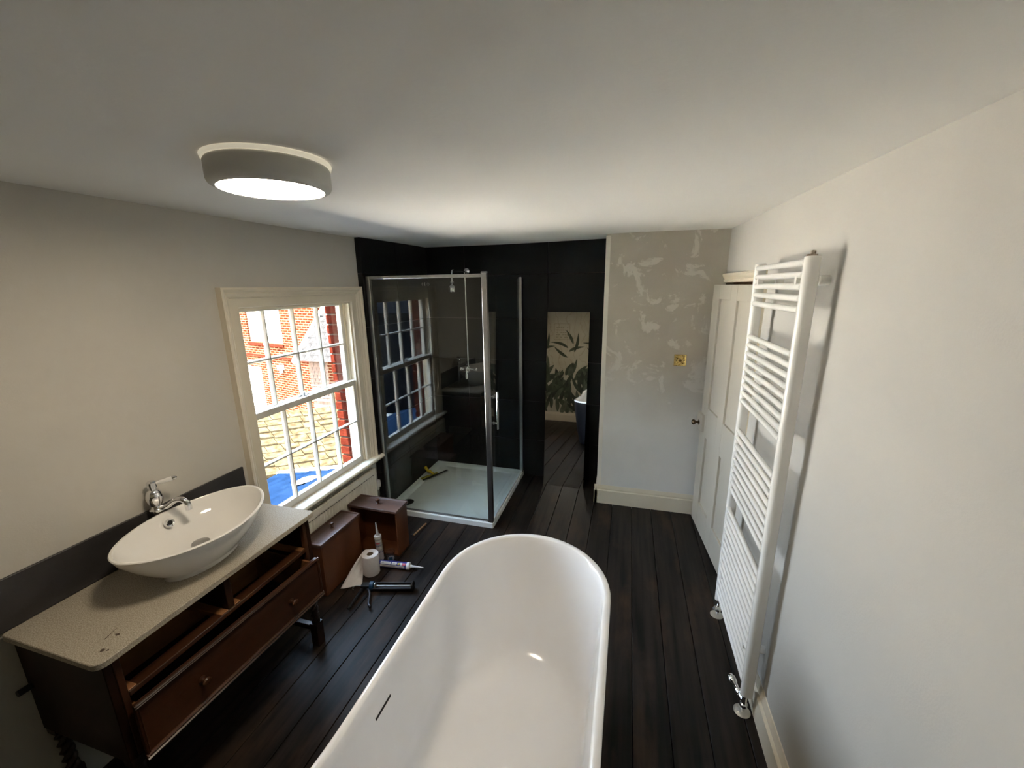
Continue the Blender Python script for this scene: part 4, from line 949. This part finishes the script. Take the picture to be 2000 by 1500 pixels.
# overflow slot on the inner side
def inner_x(z): return -(BW - 0.032 - (RIM - 0.04 - z) * 0.091)
MB().hexa([(BX + inner_x(0.525) - 0.002, 0.842, 0.525), (BX + inner_x(0.525) + 0.0016, 0.842, 0.525), (BX + inner_x(0.525) + 0.0016, 0.925, 0.525), (BX + inner_x(0.525) - 0.002, 0.925, 0.525)],
          [(BX + inner_x(0.533) - 0.002, 0.842, 0.533), (BX + inner_x(0.533) + 0.0016, 0.842, 0.533), (BX + inner_x(0.533) + 0.0016, 0.925, 0.533), (BX + inner_x(0.533) - 0.002, 0.925, 0.533)]).build('overflow_slot', M_dark, bath)

# ------------------------------------------------------------------ ceiling lamp
def emit(name, col, s):
    m = bpy.data.materials.new(name); m.use_nodes = True; n = m.node_tree.nodes; l = m.node_tree.links; n.clear()
    o = n.new('ShaderNodeOutputMaterial'); e = n.new('ShaderNodeEmission'); e.inputs[0].default_value = rgba(col); e.inputs[1].default_value = s
    l.new(e.outputs[0], o.inputs[0]); return m
LAMP = 50.0
M_ring = mat('glowing_back_ring', (0.85, 0.80, 0.64), 0.4)
M_ring.node_tree.nodes['Principled BSDF'].inputs['Emission Color'].default_value = (1.0, 0.90, 0.70, 1)
M_ring.node_tree.nodes['Principled BSDF'].inputs['Emission Strength'].default_value = 0.30
LC = Vector((-0.953, 0.985, 0)); lz = ceil_z(LC.x, LC.y)
lamp = thing('ceiling_lamp', 'round flush ceiling lamp, lit, with grey drum body and white back ring', 'ceiling lamp', (LC.x, LC.y, lz))
MB().lathe([(0.150, 0.003), (0.155, -0.004), (0.153, -0.012), (0.10, -0.014)], (LC.x, LC.y, lz), n=64).build('back_plate', M_ring, lamp, 40)
MB().lathe([(0.10, -0.012), (0.147, -0.013), (0.150, -0.018), (0.150, -0.058), (0.146, -0.067), (0.136, -0.073), (0.130, -0.0735), (0.128, -0.066)], (LC.x, LC.y, lz), n=64, cap0=False, cap1=False).build('drum_body', mat('grey_plastic', (0.62, 0.61, 0.57), 0.45, var=0.04), lamp, 40)
MB().lathe([(0.129, -0.066), (0.129, -0.072), (0.118, -0.074), (0.06, -0.0765), (0.0, -0.077)], (LC.x, LC.y, lz), n=64, cap0=False, cap1=False).build('diffuser', emit('lit_diffuser', (1.0, 0.86, 0.66), LAMP), lamp, 60)

# ------------------------------------------------------------------ outside
ground = struct(box('ground', (-40, -30, -3.3), (-2.6, 40, -3.2), M_pave))
# brick house across the yard
D1 = Vector((-0.974, 0.226, 0)).normalized(); NB = Vector((-D1.y, D1.x, 0)); NB = -NB if NB.y > 0 else NB
MH = Matrix((D1, -NB, Vector((0, 0, 1)))).transposed().to_4x4(); MH.translation = Vector((-10.8, 10.1, 0))   # local x along wall, y into the wall
hs = thing('brick_house', 'sunlit orange brick house with white windows seen through the sash window', 'house', (-10.8, 10.1, -3.2))
def hpart(name, boxes, m, bev=0.0):
    mb = MB()
    for a, b in boxes: mb.box(a, b)
    o = mb.build(name, m, None, None, bev, 1); o.matrix_world = MH; o.parent = hs; o.matrix_parent_inverse = Matrix.Translation(hs.location).inverted(); return o
hpart('brick_wall', [((-2.55, 0, -3.2), (-0.82, 0.2, 4.0)), ((-0.82, 0, -3.2), (0.55, 0.4, 0.24)), ((-0.82, 0, 1.75), (0.97, 0.4, 4.0)), ((0.97, 0, -0.58), (4.0, 0.4, 4.0)), ((0.55, 0, -0.58), (0.97, 0.4, 0.24)), ((1.75, 0, -3.2), (4.0, 0.4, -0.58))], M_brickwall)
hpart('window_frame', [((-0.82, 0.06, 0.24), (-0.72, 0.2, 1.75)), ((0.87, 0.06, 0.24), (0.97, 0.2, 1.75)), ((-0.72, 0.06, 1.65), (0.87, 0.2, 1.75)), ((-0.72, 0.06, 0.24), (0.87, 0.2, 0.34)), ((0.03, 0.08, 0.34), (0.10, 0.18, 1.65)), ((-0.72, 0.08, 0.98), (0.87, 0.18, 1.04))], M_whiteext)
hpart('blind', [((-0.72, 0.2, 0.34), (0.87, 0.22, 1.65))], M_whiteext)
hpart('door_surround', [((0.55, 0.05, -3.2), (0.65, 0.2, -0.58)), ((1.65, 0.05, -3.2), (1.75, 0.2, -0.58)), ((0.65, 0.05, -0.68), (1.65, 0.2, -0.58))], M_whiteext)
hpart('white_door', [((0.65, 0.12, -3.2), (1.65, 0.18, -0.68))], M_whiteext)
hpart('string_course', [((-0.85, -0.04, 0.14), (1.0, 0.0, 0.22)), ((-2.2, -0.035, -0.22), (3.9, 0.0, -0.16))], M_brick)
hpart('wall_lamp', [((-0.70, -0.14, -0.55), (-0.55, 0.0, -0.42)), ((-0.66, -0.10, -0.66), (-0.59, -0.03, -0.55))], M_whiteext)
# slate roofed house at the right
h2 = thing('slate_house', 'grey slate roofed house with tile hung corner beyond the yard', 'house', (-6.6, 9.0, -3.2))
MB().hexa([(-8.0, 8.30, 0.16), (-3.6, 8.30, 0.16), (-3.6, 8.34, 0.12), (-8.0, 8.34, 0.12)], [(-8.0, 11.0, 2.86), (-3.6, 11.0, 2.86), (-3.6, 11.04, 2.80), (-8.0, 11.04, 2.80)]).build('roof_deck', M_slategrey, h2)
MB().hexa([(-8.10, 8.20, 0.10), (-8.0, 8.20, 0.10), (-8.0, 8.24, 0.02), (-8.10, 8.24, 0.02)], [(-8.10, 11.0, 2.92), (-8.0, 11.0, 2.92), (-8.0, 11.04, 2.82), (-8.10, 11.04, 2.82)]).build('bargeboard', M_whiteext, h2)
sl = None
for r in range(13):
    for c in range(10):
        y0 = 8.22 + r * 0.13; x0 = -8.0 + c * 0.235 + (0.117 if r % 2 else 0)
        zz = y0 - 8.30 + 0.16
        if sl is None:
            sl = MB().hexa([(0, 0, 0.024), (0.228, 0, 0.024), (0.228, 0.012, 0.034), (0, 0.012, 0.034)], [(0, 0.15, 0.166), (0.228, 0.15, 0.166), (0.228, 0.16, 0.172), (0, 0.16, 0.172)]).build('slate', M_slategrey, h2); slm = sl.data; o = sl
        else: o = link('slate', slm, h2)
        o.location = (x0, y0, zz)
box('tile_hung_wall', (-7.80, 8.45, -3.2), (-7.22, 8.7, 0.14), M_claytile, h2)
th_ = None
for r in range(10):
    for c in range(5):
        if th_ is None: th_ = MB().hexa([(0, -0.03, 0), (0.112, -0.03, 0), (0.112, -0.015, 0), (0, -0.015, 0)], [(0, -0.008, 0.11), (0.112, -0.008, 0.11), (0.112, 0, 0.11), (0, 0, 0.11)]).build('hung_tile', M_claytile, h2); thm = th_.data; o = th_
        else: o = link('hung_tile', thm, h2)
        o.location = (-7.80 + c * 0.117 + (0.04 if r % 2 else 0), 8.45, -0.98 + r * 0.1)
box('brick_pier', (-7.22, 8.42, -3.2), (-7.02, 8.8, 0.14), M_brickwall, h2)
for i in range(9): box('weatherboard', (-7.02, 8.5 - 0.01, -1.9 + i * 0.22), (-4.2, 8.62, -1.9 + i * 0.22 + 0.205), M_whiteext, h2, 0.004, 1)
box('window_frame', (-6.95, 8.46, -0.45), (-6.35, 8.5, 0.0), M_whiteext, h2); box('pane', (-6.90, 8.45, -0.41), (-6.67, 8.465, -0.04), M_extglass, h2); box('pane', (-6.63, 8.45, -0.41), (-6.40, 8.465, -0.04), M_extglass, h2)
# lichen covered stone roof of an outhouse
oh = thing('stone_outhouse', 'low outhouse with lichen covered stone tile roof across the yard', 'outhouse', (-5.9, 6.0, -3.2))
E0, E1, R0, R1 = Vector((-6.2, 4.50, -1.09)), Vector((-3.6, 6.58, -1.34)), Vector((-7.9, 5.30, -0.52)), Vector((-4.9, 7.70, -0.68))
E0.z = E1.z = -1.20; R0.z = R1.z = -0.60
dn_ = Vector((0, 0, -0.08))
MB().hexa([E0 + dn_, E1 + dn_, R1 + dn_, R0 + dn_], [E0, E1, R1, R0]).build('roof_deck', M_stone, oh)
w0 = [E0 + (R0 - E0) * 0.05, E1 + (R1 - E1) * 0.05, R1, R0]
MB().hexa([Vector((p.x, p.y, -3.2)) for p in w0], [p + dn_ * 1.1 for p in w0]).build('stone_wall', M_stone, oh)
NR = 9
for r in range(NR):
    ta, tb = r / NR - 0.01, (r + 1) / NR + 0.03
    s = random.uniform(-0.04, 0.0)
    while s < 1.0:
        w = random.uniform(0.06, 0.11); s0, s1 = max(s, 0) + 0.002, min(s + w, 1.0) - 0.002
        if s1 - s0 > 0.015:
            lift = Vector((0, 0, 0.045 + random.uniform(-0.012, 0.012))); lift2 = Vector((0, 0, 0.015))
            pA = E0.lerp(E1, s0); pB = E0.lerp(E1, s1); qA = R0.lerp(R1, s0); qB = R0.lerp(R1, s1)
            j = random.uniform(-0.012, 0.012)
            b_ = [pA.lerp(qA, ta + j), pB.lerp(qB, ta + j), pB.lerp(qB, tb), pA.lerp(qA, tb)]
            MB().hexa([v + Vector((0, 0, 0.001)) for v in b_], [b_[0] + lift, b_[1] + lift, b_[2] + lift2, b_[3] + lift2]).build('stone_tile', M_stone, oh)
        s += w
# lean-to with blue slates just below the window
lt = thing('slate_lean_to', 'blue slate lean-to roof just below the window outside', 'lean-to', (-3.4, 3.0, -3.2))
def lz_(x): return -0.10 + 0.263 * (x + 2.3)
LYA, LYB = -2.0, 4.30
MB().hexa([(-4.70, LYA, lz_(-4.70) - 0.06), (-2.2, LYA, lz_(-2.2) - 0.06), (-2.2, LYB - 0.45, lz_(-2.2) - 0.06), (-4.70, LYB, lz_(-4.7) - 0.06)], [(-4.70, LYA, lz_(-4.70) - 0.012), (-2.2, LYA, lz_(-2.2) - 0.012), (-2.2, LYB - 0.45, lz_(-2.2) - 0.012), (-4.70, LYB, lz_(-4.7) - 0.012)]).build('roof_deck', M_slateblue, lt)
MB().box((-4.6, LYA + 0.1, -3.2), (-2.25, LYB - 0.5, -0.80)).build('brick_base', M_brickwall, lt)
rowx = [-4.74, -4.42, -4.06, -3.66, -3.24, -2.80, -2.34]
for i in range(6):
    xa, xb = rowx[i], rowx[i + 1]
    y = 1.4 + (0.3 if i % 2 else 0.0)
    yend = LYB - 0.45 * (xa + 4.7) / 2.5
    while y < yend - 0.05:
        y1 = min(y + 0.60, yend)
        MB().hexa([(xa, y + 0.004, lz_(xa) - 0.006), (xb + 0.03, y + 0.004, lz_(xb + 0.03) - 0.012), (xb + 0.03, y1 - 0.004, lz_(xb + 0.03) - 0.012), (xa, y1 - 0.004, lz_(xa) - 0.006)],
                  [(xa, y + 0.004, lz_(xa) + 0.018), (xb + 0.03, y + 0.004, lz_(xb + 0.03) - 0.002), (xb + 0.03, y1 - 0.004, lz_(xb + 0.03) - 0.002), (xa, y1 - 0.004, lz_(xa) + 0.018)]).build('slate', M_slateblue, lt)
        y += 0.60
rl = MB(); rl.hexa([(-4.78, LYB - 0.02, lz_(-4.78) - 0.03), (-2.2, LYB - 0.47, lz_(-2.2) - 0.03), (-2.2, LYB - 0.40, lz_(-2.2) - 0.03), (-4.78, LYB + 0.06, lz_(-4.78) - 0.03)], [(-4.78, LYB - 0.02, lz_(-4.78) + 0.03), (-2.2, LYB - 0.47, lz_(-2.2) + 0.03), (-2.2, LYB - 0.40, lz_(-2.2) + 0.03), (-4.78, LYB + 0.06, lz_(-4.78) + 0.03)])
rl.build('verge_mortar', M_whiteext, lt)
pm = MB(); base = Vector((-3.80, 3.80, lz_(-3.8) + 0.022))
pts = [(-0.12, -0.10), (0.02, -0.16), (0.16, -0.10), (0.19, 0.02), (0.06, 0.08), (-0.08, 0.06)]
pm.loft([[base + Vector((a, b, 0.263 * a + 0.002)) for a, b in pts], [base + Vector((a * 0.95, b * 0.95, 0.263 * a + 0.012)) for a, b in pts]])
pm.build('mortar_patch', M_whiteext, lt)
# pale flat roof straight across the yard
M_pale = mat('pale_roof_felt', (0.74, 0.70, 0.62), 0.9, var=0.12, scale=3, spec=0.0)
yr = struct(box('yard_roof', (-8.2, -2.4, -3.2), (-5.0, 2.9, -0.95), M_pale))
# low wall with white coping between the lean-to and the outhouse
lwall = thing('garden_wall', 'low red brick wall with white coping beyond the blue slate roof', 'garden wall', (-5.4, 4.2, -3.2))
MB().box((-5.9, 3.3, -3.2), (-5.0, 4.4, -1.12)).build('brick_base', M_brickwall, lwall)
MB().box((-5.75, 3.35, -1.12), (-5.15, 4.15, -1.05)).build('coping', M_whiteext, lwall, None, 0.01)
# added dark slate house to the south, sized to darken the shower glass reflection
tc_ = thing('added_dark_house', 'added dark slate hung house out of view, darkens the reflection in the shower glass', 'house', (-8.5, -8.0, -3.2))
box('house_wall', (-14.0, -14.0, -3.2), (-3.0, -2.9, 1.4), M_slatedark, tc_)
MB().hexa([(-14.2, -2.7, 1.3), (-2.9, -2.7, 1.3), (-2.9, -2.8, 1.2), (-14.2, -2.8, 1.2)], [(-14.2, -7.2, 4.5), (-2.9, -7.2, 4.5), (-2.9, -7.3, 4.4), (-14.2, -7.3, 4.4)]).build('slate_roof', M_slatedark, tc_)
